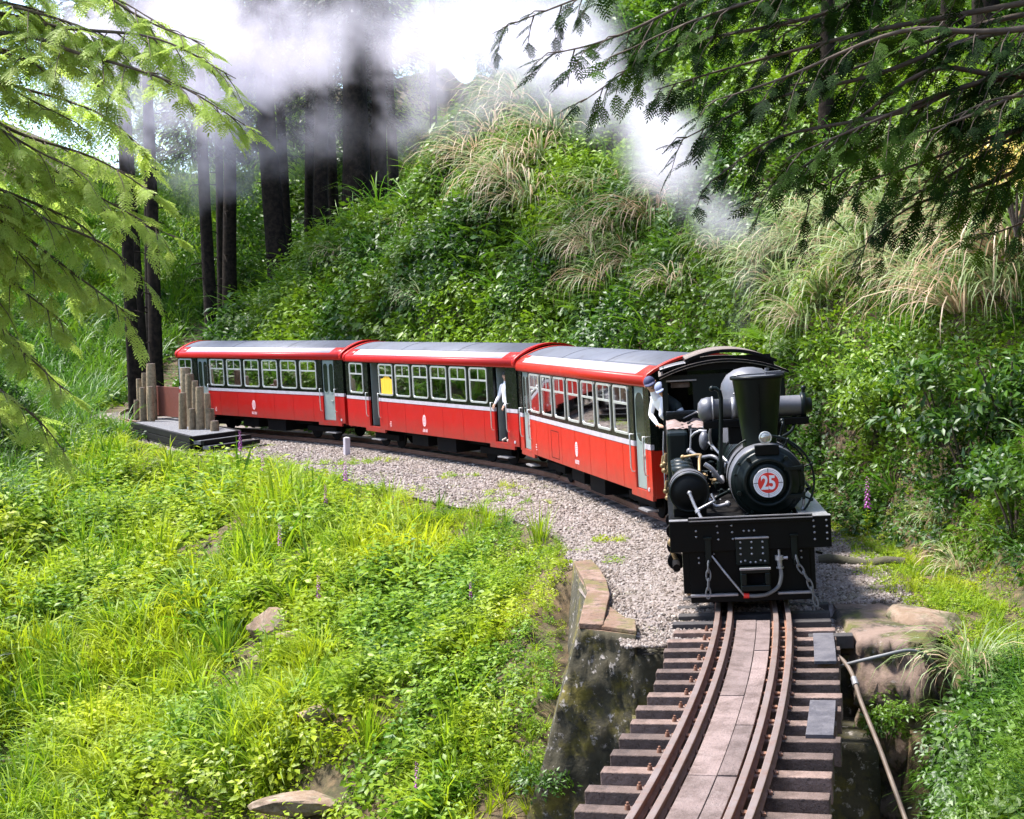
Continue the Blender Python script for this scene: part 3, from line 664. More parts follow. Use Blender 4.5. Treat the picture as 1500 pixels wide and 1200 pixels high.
    mb = MB(); mb.box((-.45, .15, .36), (.45, LC - .15, .515)); mb.box((-.8, 3.4, .16), (.8, 4.4, .515)); mb.box((-.75, 5.0, .2), (.75, 5.9, .515)); P(mb, 'underframe', M_dark)
    mb = MB(); mb.box((-.9, .1, 2.39), (.9, LC - .1, 2.42)); P(mb, 'ceiling', M_inter)
    for k in range(5):
        yy = 1.9 + k * 1.25
        for xx in (-.66, .66):
            s = MB(); s.box((xx - .23, yy, .95), (xx + .23, yy + .42, 1.05)); s.box((xx - .23, yy + .40, 1.0), (xx + .23, yy + .50, 1.62)); s.box((xx - .2, yy + .1, .6), (xx + .2, yy + .4, .95)); P(s, 'bench_seat', M_seat, .02)
    for yb in (1.75, LC - 1.75):
        bo = MB(); bo.box((-.62, yb - .75, .2), (-.5, yb + .75, .36)); bo.box((.5, yb - .75, .2), (.62, yb + .75, .36)); bo.box((-.6, yb - .1, .2), (.6, yb + .1, .38)); b_ = P(bo, 'bogie', M_dark, .01)
        for dy in (-.5, .5):
            for sx in (-1, 1):
                wl = MB(); wl.lathe([(.01, -.03), (.26, -.03), (.285, -.02), (.285, .0), (.24, .01), (.24, .045), (.2, .045), (.01, .045)], (sx * .42, yb + dy, .255), 'x', 24); wl.build('wheel', M_dark, b_)
    # roof
    prof = [(-1.015, 2.405), (-1.03, 2.47), (-1.022, 2.53), (-.985, 2.58)]; wl_ = [(-.985, 2.58), (-.86, 2.655), (-.74, 2.71)]
    arc = [(-.74 + 1.48 * k / 16, 2.71 + .165 * (1 - ((-.74 + 1.48 * k / 16) / .74) ** 2)) for k in range(17)]
    def sheet(pr, y0, y1, name, m, th=.03, dz=0, sm=True):
        mb = MB(); n = len(pr); vs = [(x, y, z + dz) for y in (y0, y1) for x, z in pr] + [(x * .985, y, z + dz - th) for y in (y0, y1) for x, z in pr]
        for i in range(n - 1):
            mb_f = [(i, i + 1, n + i + 1, n + i), (2 * n + i, 3 * n + i, 3 * n + i + 1, 2 * n + i + 1), (i, 2 * n + i, 2 * n + i + 1, i + 1), (n + i, n + i + 1, 3 * n + i + 1, 3 * n + i)]
            mb.f += [tuple(q) for q in mb_f]; mb.m += [0] * 4; mb.sm += [sm, False, False, False]
        mb.f += [(0, n, 3 * n, 2 * n), (n - 1, 3 * n - 1, 4 * n - 1, 2 * n - 1)]; mb.m += [0, 0]; mb.sm += [False, False]
        mb.v = vs; return P(mb, name, m)
    mir = lambda pr: [(-x, z) for x, z in pr][::-1]
    for pr in (prof, mir(prof)): sheet(pr, -.02, LC + .02, 'roof_fascia', red)
    for pr in (wl_, mir(wl_)):
        sheet(pr, .62, LC - .62, 'white_gutter_panel', M_white); sheet(pr, 0, .62, 'red_gutter_panel', red); sheet(pr, LC - .62, LC, 'red_gutter_panel', red)
    sheet(arc, 0, LC, 'roof', M_roof)
    for y in (3.15, 6.3): sheet([(x, z + .006) for x, z in arc], y, y + .035, 'roof_seam', M_roof, .012)
    full = prof[:-1] + wl_[:-1] + arc + mir(wl_)[1:] + mir(prof)[1:]
    for y0, y1 in ((-.03, .12), (LC - .12, LC + .03)): sheet([(x * 1.006, z + .018) for x, z in full], y0, y1, 'roof_end_trim', red, .04)
    en = MB()
    pts = [(x, z) for x, z in full]
    for y in (.03, LC - .03):
        en.add([(x, y, z - .02) for x, z in pts] + [(0, y, 2.40)], [(i, i + 1, len(pts)) for i in range(len(pts) - 1)])
    P(en, 'roof_end_panel', M_band)
    v = MB()
    for y in (2.2, 4.7, 7.2): v.lathe([(.10, 0), (.10, .05), (.13, .055), (.13, .075), (.001, .09)], (.25, y, 2.845), 'z', 14)
    if cfg['seed'] == 9: P(v, 'roof_vent', M_roof)
    return root
M_dglass = mat('dark_door_glass', (.012, .018, .014), .08, spec=.7)
car1 = build_car(dict(pose=(3.307, 24.204, .229, -.036), red=M_red1, seed=1, emblem=(4.66, .95), notice=8.0, label='orange-red carriage coupled behind the locomotive, with seven windows and closed doors',
    doors=[(.32, .90, 'single'), (8.45, 9.08, 'double')], wins=[(1.14 + k * 1.045, 2.02 + k * 1.045) for k in range(7)]))
car2 = build_car(dict(pose=(1.023, 33.648, .539, .029), red=M_red, seed=2, emblem=(4.72, .91), notice=6.75, curtain=5, label='middle red carriage with open doorways and a yellow curtain in one window',
    doors=[(.52, 1.09, 'through'), (7.36, 8.0, 'open')], wins=[(1.35 + k * 1.012, 2.23 + k * 1.012) for k in range(6)] + [(8.28, 9.2)]))
car3 = build_car(dict(pose=(-4.034, 42.03, .735, .068), red=M_red, seed=3, emblem=(4.86, .93), notice=7.2, label='last red carriage of the train, its end hidden behind the log posts',
    doors=[(.48, 1.08, 'double'), (7.55, 8.2, 'double')], wins=[(1.33 + k * 1.035, 2.21 + k * 1.035) for k in range(6)] + [(8.5, 9.38)]))

# ------------------------------------------------------------------ locomotive
LM = frame_mat(2.8, 16.89, -.10, 0)
lo = empty('steam_locomotive', LM); tag(lo, 'black narrow gauge steam locomotive with red number 25 plate and tall flared chimney', 'steam locomotive')
def LP(mb, name, m, bevel=0, par=None): return mb.build(name, m, par or lo, bevel)
mb = MB(); mb.box((-.93, 0, .70), (.955, .13, 1.07)); beam = LP(mb, 'buffer_beam', M_loco2, .008)
mb = MB(); mb.box((-.70, -.035, 1.03), (.74, .0, 1.075)); mb.box((-.70, -.02, 1.0755), (.74, .10, 1.10)); LP(mb, 'beam_lip', M_loco2, .006, beam)
mb = MB(); mb.box((-.70, -.045, 1.066), (.74, -.0355, 1.078)); mb.box((-.70, -.028, 1.100), (.74, .0, 1.112)); mb.box((-.93, -.008, 1.0705), (-.71, .13, 1.078)); mb.box((.75, -.008, 1.0705), (.955, .13, 1.078)); LP(mb, 'worn_edge', M_worn, 0, beam)
def rivets(name, pts, r=.014, y=-.001, m=None, par=None):
    b = MB()
    for x, z in pts:
        b.lathe([(r, .0), (r * .95, -r * .45), (r * .6, -r * .85), (.0005, -r)], (x, y, z), 'y', 8)
    o = LP(b, name, m or M_worn, 0, par or beam); o['kind'] = 'stuff'; return o
rivets('beam_rivets', [(-.37, 1.0), (-.365, .92), (-.36, .84), (-.20, 1.0), (-.195, .92), (-.19, .84), (-.06, .93), (.0, .93), (.06, .93), (.75, 1.02), (.755, .95), (.76, .88), (.76, .80), (.90, 1.02), (.905, .95), (.905, .87), (.905, .80), (-.62, .95), (-.62, .88), (-.5, .78), (.52, .78)])
mb = MB(); mb.box((-.71, .06, .19), (.70, .12, .70)); mb.box((-.79, .08, .19), (-.705, .5, .72)); mb.box((.70, .08, .19), (.76, .5, .72)); LP(mb, 'front_plate', M_loco2, .006)
rivets('plate_rivets', [(-.6, .62), (-.6, .56), (-.44, .74), (-.42, .66), (-.5, .66), (.60, .66), (.60, .58), (.52, .70), (.52, .64), (-.35, .72)], y=.058)
mb = MB(); mb.box((-.715, -.05, .10), (.70, .12, .19)); st = LP(mb, 'foot_beam', M_loco2, .006)
mb = MB(); mb.box((-.715, -.06, .17), (-.16, .02, .195)); mb.box((.30, -.06, .17), (.70, .02, .195)); LP(mb, 'worn_tread', M_worn, .004, st)
mb = MB(); mb.box((-.165, -.035, .53), (.22, .058, .84)); cp = LP(mb, 'coupler_plate', M_loco, .006); 
mb = MB(); mb.box((-.17, -.05, .84), (.225, -.0, .86)); LP(mb, 'plate_edge', M_worn, .004, cp)
rivets('coupler_rivets', [(x, z) for z in (.80, .73, .66) for x in (-.11, .02, .15)] + [(-.06, .58), (.0, .56), (.06, .56), (.12, .58), (.17, .57), (-.11, .57)], y=-.036, par=cp)
mb = MB(); mb.box((-.13, -.22, .46), (.21, -.036, .52)); mb.box((-.13, -.22, .25), (.21, -.036, .32)); mb.box((-.13, -.22, .32), (-.06, -.036, .46)); mb.box((.15, -.22, .32), (.21, -.036, .46)); cb = LP(mb, 'coupler_box', M_loco, .012)
mb = MB(); mb.box((-.14, -.232, .50), (.22, -.20, .525)); LP(mb, 'box_edge', M_worn, .005, cb); mb = MB(); mb.box((-.06, -.1, .32), (.15, -.04, .46)); LP(mb, 'box_mouth', M_dark, 0, cb)
def link(mb, c, ax, lx, r=.011):
    """one chain link, long axis ax, in the plane spanned by ax and lx"""
    c = Vector(c); ax = Vector(ax).normalized(); lx = Vector(lx); lx = (lx - ax * lx.dot(ax)).normalized(); pts = []
    for k in range(17):
        t = 2 * math.pi * k / 16; pts.append(c + ax * (.055 * math.sin(t) * (1.25 if abs(math.sin(t)) > .5 else 1.1)) + lx * (.026 * math.cos(t)))
    mb.tube(pts, r, 6, caps=False)
for pts, hook in (([(-.485, -.05, .80), (-.49, -.05, .62), (-.50, -.05, .40), (-.512, -.05, .20)], -.487), ([(.515, -.05, .72), (.56, -.06, .50), (.66, -.06, .32), (.735, -.06, .06)], .516)):
    h = MB(); h.box((hook - .035, -.03, .58), (hook + .035, .02, .86)); h.box((hook - .05, -.05, .85), (hook + .05, .02, .875)); h.tube([(hook, -.03, .60), (hook, -.07, .57), (hook, -.06, .53), (hook, -.03, .52)], .016, 8); hk = LP(h, 'chain_hook', M_loco, .004)
    cur = catmull(pts, 10); L_ = np.concatenate([[0], np.cumsum(np.linalg.norm(np.diff(cur, axis=0), axis=1))]); s0 = .27 if hook < 0 else .16; k = 0
    while s0 < L_[-1]:
        c = [np.interp(s0, L_, cur[:, i]) for i in range(3)]; c2 = [np.interp(s0 + .03, L_, cur[:, i]) for i in range(3)]
        lk = MB(); ax = np.array(c2) - np.array(c)
        if np.linalg.norm(ax) < 1e-5: ax = np.array([0, 0, -1.])
        link(lk, c, ax, (1, 0, 0) if k % 2 else (.25, 1, 0)); LP(lk, 'chain_link', M_hose, 0, hk); s0 += .105; k += 1
mb = MB(); mb.tube([(-.446, -.02, .652), (-.3, -.08, .45), (-.096, -.12, .185)], .013, 6); LP(mb, 'draw_rod', M_worn)
mb = MB(); mb.cyl((.335, -.05, .70), (.335, -.05, .62), .014, .014, 8); mb.cyl((.335, -.05, .63), (.335, -.05, .58), .05, .05, 14); mb.cyl((.335, -.05, .58), (.34, -.05, .50), .03, .03, 12); mb.cyl((.34, -.05, .50), (.34, -.05, .48), .045, .045, 12); mb.cyl((.31, -.05, .605), (.43, -.05, .60), .012, .02, 8); hv = LP(mb, 'brake_cock', M_worn)
mb = MB(); mb.tube(catmull([(.34, -.06, .50), (.345, -.08, .39), (.30, -.11, .27), (.18, -.14, .20), (.06, -.15, .182), (-.05, -.14, .185)], 8), .024, 10); LP(mb, 'brake_hose', M_hose, 0, hv)
mb = MB(); mb.cyl((-.10, -.14, .188), (-.04, -.14, .185), .032, .032, 12); LP(mb, 'hose_end', M_plred, .004, hv)
mb = MB(); mb.bar((.78, .2, .72), (.78, .2, .40), .035, .05); mb.bar((.78, .18, .62), (.86, .18, .60), .02, .03); LP(mb, 'side_bracket', M_loco2)
mb = MB(); mb.bar((-.79, .12, .45), (-.79, .12, .02), .10, .06); LP(mb, 'rail_guard', M_tie)
# smokebox, boiler
SX, SZ = .285, 1.43
mb = MB(); mb.lathe([(.44, .60), (.455, .63), (.455, 1.85), (.44, 1.86)], (SX, 0, SZ), 'y', 48); sb = LP(mb, 'smokebox', M_jack)
mb = MB(); mb.lathe([(.445, .599), (.445, .585), (.40, .575), (.385, .57), (.385, .555), (.375, .548), (.315, .545), (.305, .525), (.285, .515), (.27, .515), (.255, .53), (.245, .56), (.24, .565), (.235, .555), (.225, .53), (.20, .515), (.001, .505)], (SX, 0, SZ), 'y', 48); dr = LP(mb, 'smokebox_door', M_loco)
for k, (a, rr) in enumerate([(128, .365), (52, .365), (165, .40), (198, .37), (240, .41), (285, .40), (320, .40), (100, .41), (75, .41), (22, .41), (-12, .41), (145, .415)]):
    b = MB(); x, z = SX + rr * math.cos(R(a)), SZ + rr * math.sin(R(a)); rad = .028 if k < 2 or k == 3 else .018
    b.cyl((x, .575, z), (x, .49 if rad > .02 else .545, z), rad * .8, rad * .8, 8); b.cyl((x, .50 if rad > .02 else .55, z), (x, .475 if rad > .02 else .535, z), rad * 1.15, rad, 6); LP(b, 'door_dog', M_loco, 0, dr)
for z in (.155, -.185):
    b = MB(); b.bar((SX + .20, .53, SZ + z), (SX + .43, .545, SZ + z + .01), .03, .045); b.cyl((SX + .42, .55, SZ + z - .04), (SX + .42, .55, SZ + z + .05), .02, .02, 10); LP(b, 'hinge_strap', M_loco, .005, dr)
mb = MB(); mb.cyl((SX, .505, SZ), (SX, .482, SZ), .178, .178, 48); pl = LP(mb, 'number_plate', M_plwhite)
def annulus(mb, r0, r1, y, a0=0, a1=360, n=48):
    vs = []
    for k in range(n + 1):
        t = R(a0 + (a1 - a0) * k / n); vs += [(SX + r0 * math.cos(t), y, SZ + r0 * math.sin(t)), (SX + r1 * math.cos(t), y, SZ + r1 * math.sin(t))]
    mb.add(vs, [(2 * k, 2 * k + 1, 2 * k + 3, 2 * k + 2) for k in range(n)])
mb = MB(); mb.cyl((SX, .483, SZ), (SX, .479, SZ), .124, .124, 40); LP(mb, 'number_disc', M_plred, 0, pl)
mb = MB(); annulus(mb, .140, .1418, .4805); annulus(mb, .158, .1598, .4805)
for a in (0, 90, 180, 270):
    c, s_ = math.cos(R(a)), math.sin(R(a)); mb.bar((SX + .12 * c, .4795, SZ + .12 * s_), (SX + .176 * c, .4795, SZ + .176 * s_), .006, .003, up=(0, 1, 0))
LP(mb, 'plate_lines', M_loco2, 0, pl)
tcu = bpy.data.curves.new('number_text', 'FONT'); tcu.body = '25'; tcu.size = .232; tcu.align_x = 'CENTER'; tcu.align_y = 'CENTER'; tcu.extrude = .002; tcu.offset = .0065; tcu.space_character = .98
tob = bpy.data.objects.new('number_text', tcu); COL.objects.link(tob); bpy.context.view_layer.update()
tme = bpy.data.meshes.new_from_object(tob.evaluated_get(bpy.context.evaluated_depsgraph_get())); bpy.data.objects.remove(tob)
tme.materials.clear(); tme.materials.append(M_plwhite); to = bpy.data.objects.new('number', tme); COL.objects.link(to); to.parent = pl
to.location = (SX, .475, SZ - .004); to.rotation_euler = (R(90), 0, 0); to.scale = (.78, 1, 1)
mb = MB(); mb.lathe([(.40, 1.85), (.44, 1.9), (.44, 5.0)], (SX, 0, SZ), 'y', 40)
bo = LP(mb, 'boiler', M_loco)
for y in (1.0, 1.5, 2.2, 2.9, 3.6, 4.3): b = MB(); b.lathe([(.456, y), (.468, y + .005), (.468, y + .05), (.456, y + .055)], (SX, 0, SZ), 'y', 40); LP(b, 'boiler_band', M_loco2, 0, bo)
mb = MB(); mb.box((SX - .14, .53, SZ + .33), (SX + .15, .62, SZ + .45)); LP(mb, 'lamp_shelf', M_loco2, .01)
mb = MB(); mb.cyl((SX - .01, .60, 1.975), (SX - .01, .50, 1.975), .06, .078, 24); hl = LP(mb, 'headlamp', M_loco2); mb = MB(); mb.lathe([(.078, .499), (.070, .492), (.06, .496)], (SX - .01, 0, 1.975), 'y', 28); LP(mb, 'lamp_rim', M_alu, 0, hl)
mb = MB(); mb.lathe([(.062, .497), (.045, .484), (.02, .478), (.0005, .477)], (SX - .01, 0, 1.975), 'y', 24); LP(mb, 'lens', M_lamp, 0, hl)
mb = MB(); mb.tube([(SX + .56 * math.cos(R(a)), .62 + .0 * a, SZ + .56 * math.sin(R(a))) for a in range(88, -52, -7)], .014, 8); mb.tube([(SX + .53 * math.cos(R(a)), 1.0, SZ + .53 * math.sin(R(a))) for a in range(150, 20, -7)], .012, 8); LP(mb, 'smokebox_handrail', M_loco)
for a in (62, 20, -25): b = MB(); b.tube([(SX + .44 * math.cos(R(a)), .66, SZ + .44 * math.sin(R(a))), (SX + .57 * math.cos(R(a)), .62, SZ + .57 * math.sin(R(a)))], .012, 6); b.sphere((SX + .57 * math.cos(R(a)), .62, SZ + .57 * math.sin(R(a))), .024, 8); LP(b, 'rail_stanchion', M_loco)
# chimney
CX, CY = .245, 1.1
mb = MB(); mb.lathe([(.21, 1.72), (.212, 1.92), (.305, 2.655), (.322, 2.665), (.325, 2.70), (.31, 2.705), (.27, 2.69), (.24, 2.60), (.16, 2.2)], (CX, CY, 0), 'z', 40); ch = LP(mb, 'chimney', M_loco)
mb = MB(); mb.lathe([(.326, 2.664), (.335, 2.672), (.335, 2.698), (.318, 2.712), (.29, 2.712)], (CX, CY, 0), 'z', 40); LP(mb, 'chimney_rim', M_loco2, 0, ch)
mb = MB(); mb.lathe([(.30, 2.700), (.2, 2.712), (.001, 2.715)], (CX, CY, 0), 'z', 32); mb.cyl((CX + .15, CY + .3, 2.70), (CX + .15, CY + .3, 2.78), .03, .03, 10); mb.bar((CX - .24, CY, 2.72), (CX + .34, CY + .05, 2.725), .05, .02); mb.bar((CX + .1, CY - .02, 2.73), (CX + .3, CY, 2.735), .09, .035); LP(mb, 'spark_screen', M_jack, 0, ch)
mb = MB(); mb.bar((CX + .0, CY - .262, 2.06), (CX + .0, CY - .322, 2.62), .012, .006, up=(0, 1, 0)); LP(mb, 'chimney_seam', M_loco2, 0, ch)
# transverse tank
mb = MB(); mb.lathe([(.001, -.485), (.09, -.475), (.145, -.43), (.165, -.36), (.165, -.30), (.136, -.295), (.136, .86), (.136, .90)], (0, 1.9, 2.255), 'x', 28); tk = LP(mb, 'cross_tank', M_jack2 if 'M_jack2' in globals() else M_jack)
mb = MB(); mb.lathe([(.137, -.05), (.15, -.045), (.15, -.005), (.137, 0)], (0, 1.9, 2.255), 'x', 28); mb.lathe([(.137, .10), (.146, .105), (.146, .13), (.137, .135)], (0, 1.9, 2.255), 'x', 28); mb.lathe([(.137, -.30), (.172, -.30), (.172, -.28), (.137, -.28)], (0, 1.9, 2.255), 'x', 28); LP(mb, 'tank_band', M_worn, 0, tk)
mb = MB(); mb.lathe([(.001, .84), (.165, .84), (.172, .86), (.172, .90), (.1, .905), (.1, .97), (.085, .985), (.001, .99)], (0, 1.9, 2.255), 'x', 24); mb.cyl((.88, 1.9, 2.40), (.89, 1.9, 2.47), .025, .025, 10); mb.sphere((.89, 1.9, 2.48), .035, 8); LP(mb, 'tank_flange', M_loco, 0, tk)
mb = MB(); mb.box((-.42, 1.75, 2.02), (.93, 2.05, 2.115)); mb.box((-.1, 1.8, 1.8), (.6, 2.0, 2.02)); LP(mb, 'tank_cradle', M_loco2, .01)
for k in range(10): 
    a = k * 36; b = MB(); b.cyl((-.285, 1.9 + .155 * math.cos(R(a)), 2.255 + .155 * math.sin(R(a))), (-.315, 1.9 + .155 * math.cos(R(a)), 2.255 + .155 * math.sin(R(a))), .010, .010, 6); 
    if k == 0: kb = b
    else: kb.add(b.v, b.f, 0)
LP(kb, 'flange_bolts', M_loco2, 0, tk)['kind'] = 'stuff'
# dome
mb = MB(); mb.lathe([(.43, 1.72), (.40, 1.9), (.395, 2.40), (.37, 2.53), (.30, 2.64), (.19, 2.71), (.08, 2.735), (.001, 2.74)], (.265, 3.2, 0), 'z', 36); LP(mb, 'steam_dome', M_jack)
mb = MB(); mb.tube([(-.30, 1.5, 2.55), (-.25, 1.5, 2.55), (-.205, 1.5, 2.51), (-.19, 1.5, 2.42), (-.20, 1.5, 2.2), (-.24, 1.5, 1.49)], .027, 12); mb.cyl((-.235, 1.5, 1.62), (-.24, 1.5, 1.50), .045, .045, 12); mb.cyl((-.24, 1.5, 1.5), (-.245, 1.48, 1.36), .032, .032, 12); mb.sphere((-.30, 1.5, 2.55), .036, 10); LP(mb, 'steam_pipe', M_loco)
mb = MB(); mb.tube([(-.02, 1.7, 2.46), (.2, 1.6, 2.44), (.5, 1.7, 2.42)], .012, 6); LP(mb, 'bell_cord_rod', M_worn)
mb = MB(); mb.tube(catmull([(-.45, 1.1, 1.63), (-.36, 1.1, 1.56), (-.27, 1.15, 1.42), (-.235, 1.25, 1.38), (-.23, 1.4, 1.42)], 6), .03, 10); LP(mb, 'exhaust_pipe', M_worn)
rp = random.Random(17)
for k, (pts, rad_, m_) in enumerate([([(-.16, .9, 1.30), (-.30, 1.0, 1.22), (-.40, 1.2, 1.12), (-.42, 2.4, 1.10)], .022, M_loco), ([(-.10, 1.4, 1.55), (-.26, 1.8, 1.72), (-.34, 2.4, 1.78), (-.36, 3.0, 1.70)], .018, M_worn), ([(-.14, 2.0, 1.50), (-.30, 2.1, 1.62), (-.46, 2.3, 1.60), (-.60, 2.6, 1.66)], .026, M_jack), ([(-.52, 1.2, 1.30), (-.50, 1.6, 1.62), (-.48, 2.0, 1.66), (-.70, 2.2, 1.62)], .020, M_brass),
                        ([(-.20, .75, 1.16), (-.34, .72, 1.14), (-.42, .8, 1.20)], .024, M_worn), ([(.66, .7, 1.20), (.76, .72, 1.30), (.80, .9, 1.32), (.80, 3.0, 1.34)], .020, M_loco), ([(.70, .66, 1.08), (.72, .64, 1.30), (.66, .62, 1.50)], .016, M_worn), ([(.52, 1.6, 1.86), (.70, 1.7, 1.95), (.76, 1.9, 2.10)], .022, M_loco), ([(-.30, 1.95, 2.12), (-.34, 2.0, 1.9), (-.30, 2.2, 1.72)], .018, M_worn), ([(.0, .62, 1.02), (.12, .60, 1.10), (.30, .60, 1.06), (.55, .62, 1.03)], .02, M_loco),
                        ([(-.38, 2.9, 1.95), (-.30, 3.2, 2.15), (-.22, 3.6, 2.2), (-.2, 4.9, 2.22)], .016, M_worn), ([(.52, 1.35, 1.90), (.56, 1.35, 2.05), (.56, 1.42, 2.10)], .02, M_loco)]):
    b = MB(); b.tube(catmull(pts, 6), rad_, 8)
    for q_ in (pts[0], pts[-1]): b.sphere(q_, rad_ * 1.7, 8)
    LP(b, 'pipe', m_)
for k in range(14):
    x, y, z = rp.uniform(-.5, -.2), rp.uniform(.7, 2.6), rp.uniform(1.06, 1.5); b = MB(); b.cyl((x, y, z), (x, y - .03, z + rp.uniform(.05, .1)), rp.uniform(.02, .04), rp.uniform(.015, .03), 8); b.cyl((x - .05, y, z + .05), (x + .05, y, z + .05), .012, .012, 6); LP(b, 'valve', rp.choice([M_worn, M_brass, M_loco]))
# left air reservoir
AX, AZ = -.666, 1.362
mb = MB(); mb.lathe([(.225, .40), (.24, .43), (.24, 1.02), (.22, 1.06), (.12, 1.1), (.001, 1.11)], (AX, 0, AZ), 'y', 40); ar = LP(mb, 'air_reservoir', M_jack)
mb = MB(); mb.lathe([(.224, .405), (.21, .41), (.17, .385), (.10, .365), (.04, .358), (.001, .358)], (AX, 0, AZ), 'y', 36); LP(mb, 'reservoir_end', M_loco2, 0, ar)
mb = MB(); mb.lathe([(.222, .40), (.232, .395), (.243, .41), (.243, .45), (.241, .46)], (AX, 0, AZ), 'y', 40); LP(mb, 'end_ring', M_loco, 0, ar)
for y in (.58, .93): b = MB(); b.lathe([(.241, y), (.249, y + .004), (.249, y + .03), (.241, y + .034)], (AX, 0, AZ), 'y', 36); LP(b, 'reservoir_band', M_loco2, 0, ar)
mb = MB(); mb.sphere((AX, .35, AZ), .03, 8); mb.tube([(AX, .34, AZ), (AX + .05, .28, AZ - .14), (AX + .13, .16, AZ - .30)], .020, 10); mb.cyl((AX + .075, .245, AZ - .195), (AX + .09, .225, AZ - .225), .032, .032, 10); mb.tube([(AX + .09, .24, AZ - .19), (AX + .20, .26, AZ - .14), (AX + .295, .28, AZ - .095), (AX + .255, .30, AZ - .01)], .016, 8); LP(mb, 'drain_pipe', M_worn, 0, ar)
mb = MB(); mb.box((AX - .2, .5, 1.06), (AX + .2, .95, 1.16)); LP(mb, 'reservoir_saddle', M_loco2, .01, ar)
# running boards, tanks, engine
for x0, x1 in ((-.93, -.55), (.62, .955)): b = MB(); b.box((x0, .14, 1.02), (x1, 4.9, 1.06)); LP(b, 'running_board', M_worn if x0 > 0 else M_loco2, .005)
mb = MB(); mb.box((-.70, .15, .60), (.70, 6.9, .90)); mb.box((-.5, .3, .9), (.7, 5.0, 1.02)); LP(mb, 'main_frame', M_dark)
mb = MB(); mb.box((-.90, 2.95, 1.10), (-.60, 4.95, 1.90)); wt = LP(mb, 'side_tank', M_loco, .05)
mb = MB(); mb.box((-.585, 3.05, 1.2), (-.36, 4.95, 1.915)); LP(mb, 'tank_inner', M_loco2, .01, wt)
mb = MB(); n = 12; rr = random.Random(3); vs = [(-.89 + .55 * i / n, 3.35 + 1.6 * j / n, 1.905 + .02 * rr.random() + .035 * math.sin(i * .8) * math.sin(j * .7) ** 2) for i in range(n + 1) for j in range(n + 1)]
mb.add(vs, [(i * (n + 1) + j, (i + 1) * (n + 1) + j, (i + 1) * (n + 1) + j + 1, i * (n + 1) + j + 1) for i in range(n) for j in range(n)], 0, True); LP(mb, 'tank_top_rust', M_rustdust, 0, wt)
mb = MB(); mb.tube([(-.56, 2.7, 1.95), (-.60, 2.7, 1.55), (-.62, 2.7, 1.45)], .014, 6); mb.tube([(-.36, 2.6, 1.92), (-.45, 2.6, 1.93), (-.52, 2.62, 1.90), (-.56, 2.7, 1.85)], .02, 6); LP(mb, 'reach_rod', M_worn)
mb = MB(); mb.sphere((-.40, 2.5, 1.80), .10, 10, sc=(.7, 1, 1.3)); LP(mb, 'lubricator', M_jack)
mb = MB(); mb.tube([(-.62, 4.9, 1.95), (-.42, 4.6, 2.06), (-.36, 4.3, 1.98)], .012, 6); LP(mb, 'tank_stay', M_worn)
for k in range(3):                                                            # the upright cylinders beside the boiler
    y = 1.6 + k * .45; b = MB(); b.cyl((-.72, y, 1.02), (-.72, y, 1.50), .13, .13, 20); b.lathe([(.145, 1.50), (.145, 1.55), (.08, 1.58), (.001, 1.59)], (-.72, y, 0), 'z', 20); LP(b, 'engine_cylinder', M_loco)
for k in range(8):
    rr = random.Random(40 + k); x, y, z = -.95 + rr.uniform(-.03, .05), 2.2 + k * .28, rr.uniform(1.0, 1.62); b = MB(); b.cyl((x, y, z), (x + .02, y, z + .14), .025, .02, 8); b.sphere((x, y, z), .035, 8); LP(b, 'brass_fitting', M_brass)
mb = MB(); mb.cyl((-.86, .9, .36), (-.86, 6.5, .36), .05, .05, 12); 
for y in (1.4, 2.6, 4.0, 5.2): mb.cyl((-.86, y, .36), (-.86, y + .16, .36), .11, .11, 14)
LP(mb, 'line_shaft', M_dark)
for yb in (1.15, 5.6):
    b = MB(); b.box((-.66, yb - .75, .22), (-.54, yb + .75, .40)); b.box((.54, yb - .75, .22), (.66, yb + .75, .40)); b.box((-.6, yb - .12, .2), (.6, yb + .12, .6)); bg_ = LP(b, 'bogie', M_dark, .01)
    for dy in (-.52, .52):
        for sx in (-1, 1): w = MB(); w.lathe([(.01, -.03), (.30, -.03), (.33, -.02), (.33, 0), (.285, .01), (.285, .05), (.24, .05), (.20, .02), (.01, .02)], (sx * .42, yb + dy, .285), 'x', 28); LP(w, 'wheel', M_dark, 0, bg_)
        g = MB(); g.lathe([(.01, -.03), (.22, -.03), (.22, .02), (.10, .05), (.01, .06)], (-.72, yb + dy, .29), 'x', 22); LP(g, 'bevel_gear', M_brass, 0, bg_)
mb = MB(); mb.tube([(-.85, 1.3, .62), (-.90, 1.3, .50), (-.86, 1.3, .4)], .03, 8); mb.sphere((-.9, 1.3, .62), .06, 8); LP(mb, 'grease_cup', M_brass)
